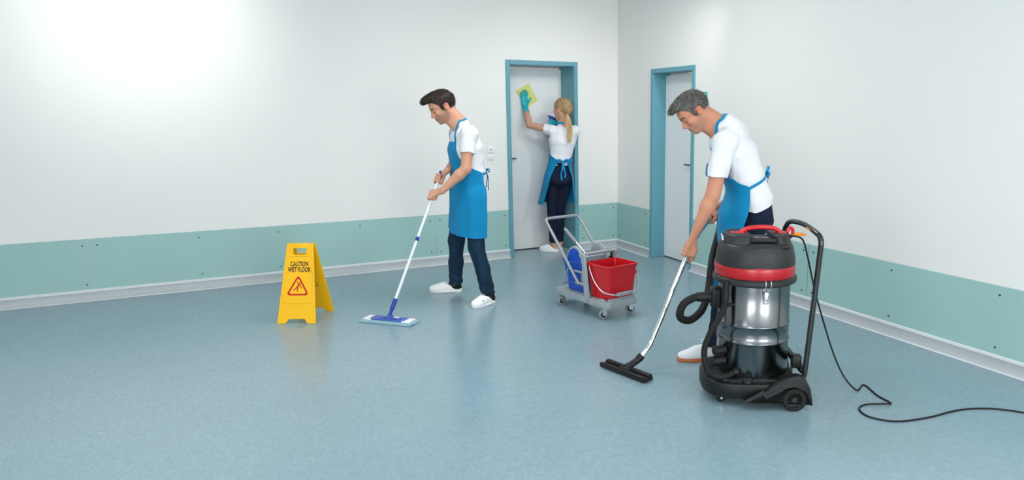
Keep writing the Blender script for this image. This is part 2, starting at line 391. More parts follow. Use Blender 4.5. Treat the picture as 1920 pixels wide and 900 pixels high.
# things on the walls
sw = empty('light_switch', (-1.538, 0, 1.176), 0, 'white square light switch with a red dot beside the mopping man', 'light switch')
mk('plate', g_box(0.080, 0.010, 0.080, (0, -0.005, 0), 0.003), 'whiteplastic', sw)
mk('rocker', g_box(0.056, 0.006, 0.056, (0, -0.012, 0), 0.002), 'whiteplastic', sw)
mk('indicator_lens', g_box(0.016, 0.004, 0.012, (-0.002, -0.0165, 0.0), 0.001), 'print_red', sw)
bo = empty('blank_wall_box', (-1.540, 0, 1.094), 0, 'plain white wall outlet cover just below the light switch', 'outlet')
mk('cover', g_box(0.080, 0.009, 0.062, (0, -0.0045, 0), 0.003), 'wall', bo)
mk('flap', g_box(0.064, 0.004, 0.046, (0, -0.0105, 0), 0.001), 'wall', bo)
nf = empty('notice_frame', (0, -1.60, 1.60), 0, 'white notice in a thin turquoise frame beside the right door', 'notice')
fy, fz = 0.108, 0.150
mk('sheet', g_box(0.004, 2 * fy - 0.01, 2 * fz - 0.01, (-0.003, 0, 0)), 'paper', nf, smooth=False)
def ring_frame():
    o_ = round_poly([(-fy, -fz), (fy, -fz), (fy, fz), (-fy, fz)], 0.012, 4); i_ = round_poly([(-fy + .011, -fz + .011), (fy - .011, -fz + .011), (fy - .011, fz - .011), (-fy + .011, fz - .011)], 0.006, 4)
    return g_prism(o_, 0.010, 0, holes=[i_], rot=[[0, 0, -1], [1, 0, 0], [0, 1, 0]], loc=(-0.006, 0, 0))
mk('border', ring_frame(), 'turq', nf)

# ceiling luminaires (just above the picture) and the track spotlight
em = bpy.data.materials.new('lamp_diffuser'); em.use_nodes = True
em.node_tree.nodes['Principled BSDF'].inputs['Emission Color'].default_value = (1, 0.98, 0.96, 1)
em.node_tree.nodes['Principled BSDF'].inputs['Emission Strength'].default_value = 6.0
M['diffuser'] = em
place_words = ['above the vacuum cleaner near the right wall', 'above the man with the mop', 'in the middle of the ceiling near the camera', 'on the left side of the ceiling', 'at the rear left of the ceiling', 'at the rear right of the ceiling']
for (x, y, s, p), wd in zip(LUMINAIRES, place_words):
    o = empty('ceiling_lamp', (x, y, CEIL), 0, 'square white ceiling lamp ' + wd, 'lamp', 'square ceiling lamps')
    mk('lamp_frame', g_prism([(-s/2-.02, -s/2-.02), (s/2+.02, -s/2-.02), (s/2+.02, s/2+.02), (-s/2-.02, s/2+.02)], 0.03, 0, holes=[[(-s/2, -s/2), (s/2, -s/2), (s/2, s/2), (-s/2, s/2)]], loc=(0, 0, -0.015)), 'whiteplastic', o, smooth=False)
    mk('diffuser', g_box(s, s, 0.008, (0, 0, -0.016)), 'diffuser', o, smooth=False)
for (loc, dr_, e_, sz_, words) in SPOTS:
    wl = empty('spotlight', (loc[0], loc[1], CEIL), 0, words, 'lamp')
    mk('mount', g_lathe([(0.0, 0.0), (0.04, 0.0), (0.04, -0.03), (0.012, -0.035), (0.012, -0.15), (0.0, -0.15)], 20), 'whiteplastic', wl)
    dirv = Vector(dr_).normalized(); hd0 = np.array([0, 0, -0.25]) - np.array(dirv) * 0.14
    mk('lamp_head', g_lathe([(0.0, 0.0), (0.05, 0.0), (0.055, 0.01), (0.06, 0.125), (0.056, 0.125), (0.05, 0.06), (0.0, 0.06)], 24, hd0, along((0, 0, 0), dirv)), 'whiteplastic', wl)
# ------------------------------------------------------------------ wet floor sign
RZ = -YAW
RH = np.array([math.cos(YAW), -math.sin(YAW), 0]); FH = np.array([math.sin(YAW), math.cos(YAW), 0])
sign = empty('wet_floor_sign', (-3.55, -1.45, 0), RZ, 'yellow folding A-frame caution wet floor sign', 'sign')
SH, SW0, SW1 = 0.602, 0.286, 0.196
def sign_board():
    """board in xy plane (y up), origin at the middle of its foot"""
    a, b = SW0 / 2, SW1 / 2
    fo, fi, fh = 0.060, 0.036, 0.034
    poly = [(-a, 0), (-a + fo, 0), (-a + fo + 0.024, fh), (a - fo - 0.024, fh), (a - fo, 0), (a, 0), (b, SH - 0.004), (b - 0.006, SH), (-b + 0.006, SH), (-b, SH - 0.004)]
    hole = round_poly([(-0.048, SH - 0.085), (0.052, SH - 0.085), (0.052, SH - 0.036), (-0.048, SH - 0.036)], [0.018, 0.006, 0.006, 0.006], 4)
    board = g_prism(poly, 0.012, 0, holes=[hole])
    def xw(y): return (a + (b - a) * y / SH)
    # raised rim around the hand hole, stiffening lips along the sides, raised print field
    y0, y1 = 0.148, SH - 0.098
    field = g_prism(round_poly([(-xw(y0) + 0.022, y0), (xw(y0) - 0.022, y0), (xw(y1) - 0.020, y1), (-xw(y1) + 0.020, y1)], 0.008, 3), 0.004, 0.0015, 1, (0, 0, 0.0075))
    grip = g_box(0.150, 0.026, 0.022, (0, SH - 0.018, -0.002), 0.005, 2)
    lipL = g_tube([(-a + 0.008, 0.012, 0.004), (-b + 0.008, SH - 0.01, 0.004)], 0.0062, 8); lipR = g_tube([(a - 0.008, 0.012, 0.004), (b - 0.008, SH - 0.01, 0.004)], 0.0062, 8)
    hinge = g_box(0.018, 0.014, 0.006, (-0.006, SH - 0.014, 0.010), 0.002)
    o2 = round_poly([(-0.062, SH - 0.097), (0.064, SH - 0.097), (0.064, SH - 0.028), (-0.062, SH - 0.028)], 0.012, 4)
    rim = g_prism(o2, 0.006, 0.0, holes=[hole], loc=(0, 0, 0.008))
    return join(board, field, grip, lipL, lipR, hinge, rim)
board_me = mesh_data('panel', sign_board(), 30)
tilt = math.asin(0.170 / SH)
fr = put('front_panel', board_me, 'yellow', sign, (-0.030, -0.165, 0.0), (PI / 2 - tilt, 0, 0.02))
# letters and pictogram on the raised field
def flat(g, z): return xf(g, (0, 0, z))
txt = text_geo('CAUTION\nWET FLOOR', 0.050, 0.0016, 0.60)
txt = (np.array(txt[0]) - [0, 0, 0], txt[1])
mk('lettering', xf(txt, (0.004, 0.423, 0.0098)), 'print_black', fr, smooth=False)
def tri_ring(s=1.0):
    o_ = round_poly([(-0.084 * s, -0.068 * s), (0.084 * s, -0.068 * s), (0, 0.084 * s)], 0.034 * s, 6)
    i_ = round_poly([(-0.063 * s, -0.055 * s), (0.063 * s, -0.055 * s), (0, 0.060 * s)], 0.019 * s, 6)
    return g_prism(o_, 0.0008, 0, holes=[i_])
def slip_figure():
    def limb(pts, w):
        P = np.array(pts, float); out = []
        L_, R_ = [], []
        for i, p in enumerate(P):
            d = P[min(i + 1, len(P) - 1)] - P[max(i - 1, 0)]; d /= np.linalg.norm(d); n = np.array([-d[1], d[0]]); ww = w[i] / 2
            L_.append(tuple(p + n * ww)); R_.append(tuple(p - n * ww))
        return g_prism(L_ + R_[::-1], 0.0008)
    head = g_lathe([(0.0, -0.0004), (0.0075, -0.0004), (0.0075, 0.0004), (0.0, 0.0004)], 14, (0.017, 0.039, 0))
    return join(head, limb([(0.013, 0.030), (0.004, 0.014), (-0.006, 0.000)], [0.012, 0.016, 0.015]),
                limb([(-0.004, 0.003), (-0.022, -0.016), (-0.034, -0.022), (-0.046, -0.032)], [0.012, 0.009, 0.008, 0.006]),
                limb([(-0.003, 0.002), (-0.002, -0.020), (-0.004, -0.036), (0.002, -0.047)], [0.012, 0.009, 0.008, 0.006]),
                limb([(0.014, 0.028), (0.024, 0.010), (0.030, 0.000), (0.037, -0.011)], [0.009, 0.007, 0.006, 0.004]),
                limb([(0.011, 0.030), (-0.002, 0.034), (-0.006, 0.046), (-0.001, 0.057)], [0.009, 0.007, 0.006, 0.005]))
mk('warning_triangle', xf(tri_ring(1.04), (0.0, 0.280, 0.0100)), 'print_red', fr, smooth=False)
mk('slipping_figure', xf(slip_figure(), (0.0, 0.272, 0.0102), None, (0.78, 0.78, 1)), 'print_red', fr, smooth=False)
bk = put('rear_panel', board_me, 'yellow', sign, (-0.030, 0.186, 0.0), (PI / 2 - tilt, 0, PI + 0.02))
# the print of the rear board shows faintly through its back
mk('show_through_triangle', xf(tri_ring(0.9), (0.0, 0.285, -0.0066)), 'print_pale', bk, smooth=False)

# ------------------------------------------------------------------ flat mop
MOP_FOOT = np.array([-3.041, -1.879, 0.0]); MAN_Y = np.array([-2.35, -1.5, 0.0])
def Yw(r, d, z): return MAN_Y + RH * r + FH * d + np.array([0, 0, z])
MOP_TOP = Yw(-0.118, -0.125, 1.075)
mop = empty('flat_mop', MOP_FOOT, 0, 'flat mop with white pole and blue plate held by the young man', 'mop')
mt = MOP_TOP - MOP_FOOT
mb = np.array([0.0, 0.0, 0.045]); md = (mt - mb) / np.linalg.norm(mt - mb); ML = np.linalg.norm(mt - mb)
def on_pole(s): return mb + md * s
mk('pole', g_tube([on_pole(0.12), on_pole(0.6), on_pole(ML - 0.02)], 0.0115, 16), 'aluwhite', mop)
mk('collar', g_cyl(on_pole(0.615), on_pole(0.648), 0.0142, 16, 0.002), 'navyplastic', mop)
mk('end_cap', join(g_cyl(on_pole(ML - 0.045), on_pole(ML), 0.0145, 16, 0.003), g_cyl(on_pole(ML), on_pole(ML + 0.02), 0.018, 16, 0.005)), 'navyplastic', mop)
mk('socket', join(g_tube([on_pole(0.0), on_pole(0.05), on_pole(0.055), on_pole(0.14)], [0.012, 0.0125, 0.016, 0.0165], 14), g_cyl(on_pole(-0.012), on_pole(0.006), 0.018, 14, 0.004)), 'navyplastic', mop)
# head: long axis from (-3.233,-1.755) to (-2.919,-2.071)
hx = np.array([0.314, -0.316]); ha = math.atan2(hx[1], hx[0])
hr = (0, 0, ha)
pl = mk('mop_plate', join(g_box(0.30, 0.092, 0.010, (0, 0, 0.027), 0.004), g_box(0.10, 0.03, 0.012, (0, 0, 0.036), 0.003), g_box(0.035, 0.06, 0.022, (0, 0, 0.040), 0.004), g_box(0.07, 0.014, 0.012, (0.075, -0.018, 0.036), 0.003), g_box(0.05, 0.012, 0.010, (-0.05, -0.03, 0.036), 0.003)), 'padblue', mop, loc=(0, 0, 0), rot=hr)
mk('release_pedal', g_box(0.045, 0.022, 0.008, (0.058, 0.005, 0.040), 0.003), 'whiteplastic', mop, rot=hr)
def pad():
    bm = bmesh.new(); bmesh.ops.create_grid(bm, x_segments=64, y_segments=20, size=0.5)
    V = []
    for v in bm.verts:
        x, y = v.co.x * 2, v.co.y * 2
        ex = max(0, abs(x) - 0.9) / 0.1; ey = max(0, abs(y) - 0.75) / 0.25
        z = 0.021 - 0.016 * max(ex, ey) ** 2 + random.uniform(-0.0012, 0.0012)
        X = x * 0.222 * (1 + random.uniform(-0.006, 0.006)); Y = y * 0.071 * (1 + random.uniform(-0.02, 0.02))
        if x > 0.86 and y < -0.2: z += 0.010 * (x - 0.86) / 0.14 * min(1, (-y - 0.2) / 0.5)
        v.co = (X, Y, z)
    ret = bmesh.ops.extrude_face_region(bm, geom=bm.faces[:])
    for e in ret['geom']:
        if isinstance(e, bmesh.types.BMVert): e.co.z = 0.001; e.co.x *= 0.97; e.co.y *= 0.95
    return _bm(bm)
mk('mop_pad', pad(), 'mopfibre', mop, rot=hr, ang=80)
for sx in (-1, 1):
    mk('pad_pocket', g_box(0.068, 0.098, 0.014, (sx * 0.163, 0, 0.0245), 0.005), 'whitefabric', mop, rot=hr)

# ------------------------------------------------------------------ mop bucket trolley
TR = np.array([-1.5132, -2.3001, 0]); TA = -1.38353
tr = empty('mop_trolley', TR, TA, 'grey mop bucket trolley on castors with push handle and wringer', 'trolley')
deck = round_poly([(-0.33, -0.155), (0.26, -0.165), (0.345, -0.145), (0.345, 0.145), (0.26, 0.165), (-0.33, 0.155)], 0.03, 4)
mk('base', join(g_prism(deck, 0.052, 0.006, 2, (0, 0, 0.116)),
                g_box(0.03, 0.25, 0.022, (0.322, 0, 0.150), 0.006), g_box(0.06, 0.02, 0.020, (0.27, -0.145, 0.149), 0.005),
                g_box(0.06, 0.02, 0.020, (0.27, 0.145, 0.149), 0.005)), 'greyplastic', tr)
mk('base_joint', g_box(0.004, 0.334, 0.046, (0.115, 0, 0.116)), 'greyrubber', tr)
wheel_g = g_lathe([(0.012, -0.011), (0.032, -0.011), (0.037, -0.007), (0.037, 0.007), (0.032, 0.011), (0.012, 0.011)], 24, rot=(PI / 2, 0, 0), ring=True)
hub_g = join(g_lathe([(0.0, -0.0125), (0.019, -0.0125), (0.024, -0.0105), (0.024, 0.0105), (0.019, 0.0125), (0.0, 0.0125)], 20, rot=(PI / 2, 0, 0)))
fork_g = join(g_box(0.030, 0.003, 0.060, (0.006, -0.0155, 0.022), 0.001, 1, top=(1.3, 1)), g_box(0.030, 0.003, 0.060, (0.006, 0.0155, 0.022), 0.001, 1, top=(1.3, 1)),
              g_box(0.044, 0.036, 0.005, (0.008, 0, 0.052), 0.0015), g_lathe([(0.018, 0.054), (0.020, 0.058), (0.012, 0.066), (0.010, 0.072)], 16, (0.008, 0, -0.008)),
              g_cyl((0, -0.019, 0), (0, 0.019, 0), 0.006, 10))
wheel_me, hub_me, fork_me = mesh_data('tyre', wheel_g), mesh_data('hub', hub_g), mesh_data('fork', fork_g)
for (x, y, a) in ((-0.27, -0.135, 1.5), (0.27, -0.135, 1.25), (0.27, 0.135, 1.1), (-0.27, 0.135, 1.6)):
    f = put('castor', fork_me, 'zinc', tr, (x, y, 0.037), (0, 0, a))
    put('tyre', wheel_me, 'greyrubber', f); put('hub', hub_me, 'black', f)
# push handle: U of grey tube leaning back
hb = [(0.015, -0.172, 0.231), (-0.20, -0.172, 0.452), (-0.395, -0.172, 0.650), (-0.425, -0.168, 0.682), (-0.438, -0.150, 0.695), (-0.440, -0.10, 0.698),
      (-0.440, 0.10, 0.698), (-0.438, 0.150, 0.695), (-0.425, 0.168, 0.682), (-0.395, 0.172, 0.650), (-0.20, 0.172, 0.452), (0.015, 0.172, 0.231)]
mk('push_handle', g_tube(spline(hb, 5), 0.0125, 14), 'greytube', tr)
# wringer frame: two plastic uprights joined by a bar
up = round_poly([(0.085, 0.135), (0.140, 0.135), (0.085, 0.478), (0.020, 0.478), (0.020, 0.455), (0.050, 0.44)], 0.008, 2)
mk('upright', join(g_prism(up, 0.022, 0.003, 1, (0, -0.166, 0), (PI / 2, 0, 0)), g_box(0.052, 0.030, 0.03, (0.052, -0.164, 0.468), 0.006),
                   g_box(0.14, 0.014, 0.014, (0.02, -0.166, 0.33), 0.003), g_box(0.14, 0.014, 0.016, (0.03, -0.166, 0.24), 0.003)), 'greyplastic', tr)
up2 = round_poly([(-0.01, 0.135), (0.038, 0.135), (0.046, 0.40), (0.080, 0.478), (0.015, 0.478), (0.000, 0.44)], 0.008, 2)
mk('upright', join(g_prism(up2, 0.022, 0.003, 1, (0, 0.166, 0), (PI / 2, 0, 0)), g_box(0.060, 0.030, 0.03, (0.050, 0.164, 0.468), 0.006), g_box(0.12, 0.014, 0.014, (-0.04, 0.166, 0.33), 0.003)), 'greyplastic', tr)
mk('cross_bar', g_tube([(0.052, -0.16, 0.472), (0.052, 0, 0.474), (0.052, 0.16, 0.472)], 0.0125, 14), 'greyplastic', tr)
mk('pivot_arm', join(g_box(0.012, 0.012, 0.07, (0.05, 0.13, 0.44), 0.003), g_box(0.03, 0.02, 0.03, (0.04, 0.13, 0.41), 0.004)), 'black', tr)
# wringer: two arched cheek plates (grey rim, blue recess) with a press plate and lever
def arch(w, h, n=14):
    pts = [(-w, 0), (w, 0)]
    for k in range(n + 1):
        a = PI * k / n; pts.append((w * math.cos(a), h + w * 1.05 * math.sin(a)))
    return pts
for s, y in ((-1, -0.118), (1, 0.118)):
    ck = mk('wringer_cheek', g_prism(arch(0.098, 0.205), 0.022, 0.003, 1, (-0.098, y, 0.205), (PI / 2, 0, 0)), 'greyplastic', tr)
    mk('cheek_inset', g_prism(arch(0.082, 0.200), 0.006, 0.001, 1, (-0.098, y + (-0.0125 if s < 0 else -0.0125), 0.210), (PI / 2, 0, 0)), 'blueplastic' if s < 0 else 'greyplastic', ck)
mk('press_plate', g_box(0.02, 0.20, 0.16, (-0.03, 0, 0.36), 0.005, rot=(0, 0.25, 0)), 'greyplastic', tr)
lv = mk('lever', g_tube([(-0.010, -0.03, 0.395), (-0.155, -0.035, 0.492), (-0.225, -0.04, 0.540)], 0.0085, 12), 'chrome', tr)
mk('lever_grip', g_tube([(-0.195, -0.038, 0.519), (-0.205, -0.039, 0.526), (-0.33, -0.047, 0.612), (-0.338, -0.0475, 0.617)], [0.012, 0.014, 0.014, 0.010], 12), 'greyrubber', lv)
mk('lever_link', g_tube(spline([(-0.02, -0.05, 0.40), (0.01, -0.03, 0.385), (0.02, 0.03, 0.385), (-0.01, 0.05, 0.40)], 4), 0.006, 8), 'zinc', tr)

def bucket_shell(x0, x1, y0, y1, z0, z1, tap, rim=0.008, th=0.004, r=0.03):
    """open tapered box bucket with rounded corners and a rolled rim"""
    cx, cy = (x0 + x1) / 2, (y0 + y1) / 2; a, b = (x1 - x0) / 2, (y1 - y0) / 2
    def ring(f, z, off=0.0):
        return [(cx + p[0], cy + p[1], z) for p in round_poly([(-a * f - off, -b * f - off), (a * f + off, -b * f - off), (a * f + off, b * f + off), (-a * f - off, b * f + off)], r, 5)]
    def fz(z): return tap + (1 - tap) * (z - z0) / (z1 - z0)
    zs = [z0, z0 + 0.006, z0 + (z1 - z0) * 0.5, z1 - 0.022, z1 - 0.020, z1 - 0.003, z1, z1 - 0.002]
    rings = [ring(fz(z0), z0, -0.006), ring(fz(zs[1]), zs[1]), ring(fz(zs[2]), zs[2]), ring(fz(zs[3]), zs[3]), ring(fz(zs[4]), zs[4], rim * 0.7), ring(1, zs[5], rim), ring(1, z1, rim * 0.6), ring(1, z1, -th * 0.5), ring(fz(z0 + 0.02), z0 + 0.02, -th), ring(fz(z0 + 0.01), z0 + 0.012, -0.012)]
    n = len(rings[0]); V = [p for rg in rings for p in rg]; F = []
    for i in range(len(rings) - 1):
        for k in range(n): F.append((i * n + k, i * n + (k + 1) % n, (i + 1) * n + (k + 1) % n, (i + 1) * n + k))
    F.append(tuple(range(n))[::-1]); F.append(tuple((len(rings) - 1) * n + k for k in range(n)))
    return (np.array(V), F)
def Tw(p): return TR + np.array([math.cos(TA) * p[0] - math.sin(TA) * p[1], math.sin(TA) * p[0] + math.cos(TA) * p[1], p[2]])
rb = empty('bucket', Tw((0.205, 0.0, 0.142)), TA, 'red plastic bucket with hanging bail handle on the grey trolley', 'bucket')
def rbl(p): return (p[0] - 0.205, p[1], p[2] - 0.142)
sh = bucket_shell(0.062 - 0.205, 0.335 - 0.205, -0.140, 0.160, 0.003, 0.272, 0.84)
mk('bucket_body', sh, 'redplastic', rb, ang=40)
bail = [(0.125, -0.154, 0.392), (0.150, -0.160, 0.350), (0.220, -0.168, 0.272), (0.300, -0.162, 0.222), (0.360, -0.115, 0.205), (0.372, -0.06, 0.200), (0.374, 0.04, 0.204), (0.368, 0.12, 0.222), (0.330, 0.165, 0.27), (0.30, 0.172, 0.33)]
bl = mk('bail_handle', g_tube(spline([rbl(p) for p in bail], 5), 0.0055, 10), 'zinc', rb)
mk('grip', join(g_box(0.024, 0.15, 0.010, rbl((0.374, -0.01, 0.196)), 0.004), g_box(0.024, 0.15, 0.008, rbl((0.378, -0.01, 0.212)), 0.003),
   *[g_box(0.022, 0.008, 0.022, rbl((0.376, -0.08 + 0.035 * k, 0.203)), 0.002) for k in range(5)]), 'greyplastic', bl)
for pp in ((0.125, -0.148, 0.392), (0.30, 0.162, 0.335)): mk('bail_pivot', g_box(0.025, 0.014, 0.03, rbl(pp), 0.004), 'redplastic', rb)
bb = empty('bucket', Tw((-0.12, 0.0, 0.142)), TA, 'blue plastic bucket under the wringer at the back of the trolley', 'bucket')
def bbl(p): return (p[0] + 0.12, p[1], p[2] - 0.142)
mk('bucket_body', bucket_shell(-0.25 + 0.12, 0.02 + 0.12, -0.140, 0.155, 0.003, 0.252, 0.78), 'blueplastic', bb, ang=40)
mk('bail_handle', g_tube(spline([bbl(p) for p in [(-0.11, -0.158, 0.372), (-0.16, -0.162, 0.30), (-0.215, -0.160, 0.215), (-0.255, -0.13, 0.19), (-0.262, 0.0, 0.18), (-0.255, 0.13, 0.19), (-0.20, 0.168, 0.24), (-0.12, 0.168, 0.36)]], 5), 0.005, 10), 'zinc', bb)

# ------------------------------------------------------------------ vacuum cleaner
VC = np.array([-1.59281, -4.25120, 0]) + RH * 0.034
vac = empty('vacuum_cleaner', VC, RZ, 'large wet and dry vacuum cleaner with steel drum and red band', 'vacuum cleaner')
# wheeled base
outline = round_poly([(-0.285, -0.07), (-0.245, -0.175), (-0.14, -0.225), (0.20, -0.232), (0.225, -0.20), (0.225, 0.20), (0.20, 0.232), (-0.14, 0.225), (-0.245, 0.175), (-0.285, 0.07)], 0.04, 4)
base = mk('base', join(g_prism(outline, 0.085, 0.012, 2, (0, 0, 0.092)), g_prism([(x * 0.93, y * 0.93) for x, y in outline], 0.02, 0.004, 1, (0, 0, 0.142))), 'black', vac)
for s in (-1, 1):
    # side fairing rising to the rear wheel, with its slanted recess
    side = round_poly([(-0.09, 0.052), (0.10, 0.044), (0.115, 0.10), (0.15, 0.128), (0.19, 0.13), (0.235, 0.105), (0.258, 0.035), (0.278, 0.03), (0.262, 0.125), (0.232, 0.182), (0.195, 0.198), (0.150, 0.190), (0.118, 0.170), (0.04, 0.120), (-0.02, 0.078)], 0.008, 2)
    fa = mk('fender', g_prism(side, 0.052, 0.006, 2, (0, s * 0.243, 0), (PI / 2, 0, 0)), 'black', base)
    rib = [(-0.095, 0.055), (-0.070, 0.050), (0.012, 0.096), (0.028, 0.070), (0.118, 0.118), (0.118, 0.136), (0.034, 0.092), (0.014, 0.118), (-0.001, 0.112)]
    mk('fender_rib', g_prism(rib, 0.010, 0.002, 1, (0, s * 0.270, 0), (PI / 2, 0, 0)), 'charcoal', base)
tyre = g_lathe([(0.040, -0.018), (0.058, -0.018), (0.065, -0.012), (0.065, 0.012), (0.058, 0.018), (0.040, 0.018)], 32, rot=(PI / 2, 0, 0), ring=True)
whl = join(g_lathe([(0.0, -0.005), (0.050, -0.005), (0.050, 0.005), (0.0, 0.005)], 28, rot=(PI / 2, 0, 0)), g_lathe([(0.0, -0.017), (0.014, -0.017), (0.016, -0.012), (0.016, 0.012), (0.014, 0.017), (0.0, 0.017)], 18, rot=(PI / 2, 0, 0)),
           *[g_box(0.034, 0.03, 0.014, (0.033 * math.cos(a), 0, 0.033 * math.sin(a)), 0.002, 1, rot=(0, -a, 0)) for a in [2 * PI * k / 5 + 0.3 for k in range(5)]])
ty_me, wh_me = mesh_data('tyre', tyre), mesh_data('wheel', whl)
for s in (-1, 1):
    w = put('wheel', wh_me, 'wheelgrey', vac, (0.180, s * 0.252, 0.065)); put('tyre', ty_me, 'rubber', w)
for s in (-1, 1):
    c = mk('castor', g_lathe([(0.0, -0.012), (0.022, -0.012), (0.026, -0.007), (0.026, 0.007), (0.022, 0.012), (0.0, 0.012)], 18, rot=(PI / 2, 0, 0.2)), 'rubber', vac, loc=(-0.185, s * 0.13, 0.026))
    mk('castor_fork', join(g_box(0.022, 0.036, 0.03, (0.004, 0, 0.022), 0.004), g_cyl((0, -0.016, 0), (0, 0.016, 0), 0.007, 10)), 'zinc', c)
for (x, y) in ((-0.235, -0.10), (-0.175, -0.165), (-0.06, -0.206)):
    mk('tool_holder', g_lathe([(0.020, 0.0), (0.028, 0.0), (0.028, 0.010), (0.026, 0.014), (0.020, 0.012)], 20, (x, y, 0.140), ring=True), 'black', base)
# drum with two rolled beads
R = 0.195
prof = [(0.170, 0.135), (R - 0.004, 0.138), (R, 0.150)]
for zb in (0.341, 0.432): prof += [(R, zb - 0.010), (R + 0.004, zb - 0.006), (R + 0.006, zb), (R + 0.004, zb + 0.006), (R, zb + 0.010)]
prof += [(R, 0.655), (R, 0.670)]
mk('drum', g_lathe(prof, 96), 'steel', vac, ang=50)
mk('drum_foot_ring', g_lathe([(0.185, 0.130), (R + 0.010, 0.130), (R + 0.012, 0.140), (R + 0.006, 0.150), (0.185, 0.150)], 64), 'black', vac)
mk('rim', g_lathe([(0.18, 0.655), (0.218, 0.655), (0.226, 0.661), (0.228, 0.672), (0.226, 0.684), (0.215, 0.692), (0.205, 0.700), (0.18, 0.700)], 80), 'charcoal', vac)
mk('red_band', g_lathe([(0.18, 0.694), (0.214, 0.694), (0.217, 0.699), (0.217, 0.748), (0.213, 0.757), (0.18, 0.757)], 80), 'redband', vac)
hp = [(0.18, 0.752), (0.212, 0.754), (0.2125, 0.765), (0.209, 0.800), (0.2025, 0.832), (0.196, 0.855), (0.182, 0.868), (0.14, 0.874), (0.0, 0.876)]
head = mk('motor_head', g_lathe(hp, 72, sup=2.25), 'charcoal', vac, ang=50)
def shoulder(s, x0, x1):
    pts = []
    for k in range(9):
        y = -0.130 + 0.26 * k / 8
        pts.append((s * math.sqrt(max(0.0, 0.196 ** 2 - y * y)) if True else 0, y))
    poly = [(s * x0, -0.120), (s * (x0 + 0.025), -0.150)] + [(p[0], p[1]) for p in pts] + [(s * (x0 + 0.025), 0.150), (s * x0, 0.120)]
    V, F = g_prism(round_poly(poly, 0.012, 2), 0.084, 0.012, 3, (0, 0, 0.876))
    k = np.interp(V[:, 2], [0.834, 0.918], [1.030, 0.880]); V[:, 0] *= k; V[:, 1] *= k
    return (V, F)
mk('left_shoulder', shoulder(-1, 0.045, 0.18), 'charcoal', head)
mk('right_shoulder', shoulder(1, 0.085, 0.18), 'charcoal', head)
mk('deck', g_box(0.17, 0.21, 0.022, (0.02, -0.012, 0.882), 0.006, rot=(-0.06, 0, 0)), 'black', head)
mk('rating_plate', g_box(0.075, 0.05, 0.004, (0.022, -0.045, 0.893), 0.001, rot=(-0.06, 0, 0)), 'greyrubber', head)
mk('plate_badge', g_box(0.030, 0.022, 0.003, (0.022, -0.045, 0.8955), 0.001, rot=(-0.06, 0, 0)), 'black', head)
mk('switch_well', g_box(0.045, 0.03, 0.02, (0.125, -0.155, 0.862), 0.006), 'black', head)
mk('vent_hole', g_lathe([(0.0, 0.0), (0.006, 0.0), (0.006, 0.002), (0.0, 0.002)], 12, (0.0, -0.186, 0.8505), (0.7, 0, 0)), 'dark', head)
mk('maker_mark', join(g_box(0.003, 0.036, 0.006, (-0.190, -0.055, 0.905), 0.0008, 1, rot=(0.5, 0.1, 0.3)), g_box(0.003, 0.028, 0.005, (-0.189, -0.060, 0.893), 0.0008, 1, rot=(0.5, 0.1, 0.3)), g_box(0.003, 0.014, 0.010, (-0.189, -0.05, 0.886), 0.0008, 1, rot=(0.5, 0.1, 0.3))), 'whiteplastic', head)
grip_pts = [(-0.098, -0.02, 0.905), (-0.080, -0.02, 0.922), (-0.045, -0.02, 0.940), (0.02, -0.02, 0.946), (0.085, -0.02, 0.942), (0.118, -0.02, 0.926), (0.132, -0.02, 0.905)]
mk('carry_handle', join(g_tube(spline(grip_pts, 6), 0.0145, 14, flat=(1.0, 0.85)), g_box(0.07, 0.048, 0.014, (-0.105, -0.02, 0.915), 0.005), g_box(0.05, 0.048, 0.018, (0.135, -0.02, 0.913), 0.006)), 'redplastic', head)
# two latches of bent wire
for a in (-1.15, 1.2):
    ca, sa = math.cos(a - 0.30), math.sin(a - 0.30)
    lat = join(g_tube(spline([(-0.014, -0.008, 0.700 - 0.66), (-0.014, -0.036, 0.69 - 0.66), (-0.014, -0.034, 0.655 - 0.66), (-0.012, -0.012, 0.615 - 0.66), (0.012, -0.012, 0.615 - 0.66), (0.014, -0.034, 0.655 - 0.66), (0.014, -0.036, 0.69 - 0.66), (0.014, -0.008, 0.700 - 0.66)], 4), 0.0028, 8),
               g_box(0.022, 0.010, 0.05, (0, -0.008, 0.605 - 0.66), 0.002), g_box(0.026, 0.006, 0.026, (0, -0.006, 0.578 - 0.66), 0.002))
    ang_ = a if a > 0 else a
    rz = math.atan2(sa, ca) + PI / 2
    mk('latch', xf(lat, (ca * R, sa * R, 0.66), (0, 0, rz)), 'zinc', vac)
# rear push handle of black tube
hs = [(0.225, -0.205, 0.15), (0.238, -0.205, 0.175), (0.247, -0.205, 0.24), (0.290, -0.205, 0.80), (0.296, -0.205, 0.885), (0.294, -0.196, 0.915), (0.286, -0.16, 0.935), (0.262, -0.02, 0.958), (0.238, 0.10, 0.958), (0.222, 0.17, 0.945), (0.212, 0.198, 0.915), (0.205, 0.205, 0.885), (0.200, 0.205, 0.80), (0.185, 0.205, 0.24), (0.185, 0.205, 0.175), (0.185, 0.205, 0.15)]
mk('push_handle', g_tube(spline(hs, 5), 0.0145, 14), 'blackgloss', vac)
mk('handle_bracket', join(g_box(0.05, 0.05, 0.07, (0.205, -0.165, 0.245), 0.008), g_box(0.06, 0.06, 0.05, (0.200, 0.13, 0.245), 0.008), g_box(0.03, 0.40, 0.03, (0.235, 0, 0.20), 0.006), g_tube(spline([(0.188, -0.17, 0.23), (0.176, -0.18, 0.20), (0.180, -0.19, 0.155)], 4), 0.008, 8)), 'black', vac)
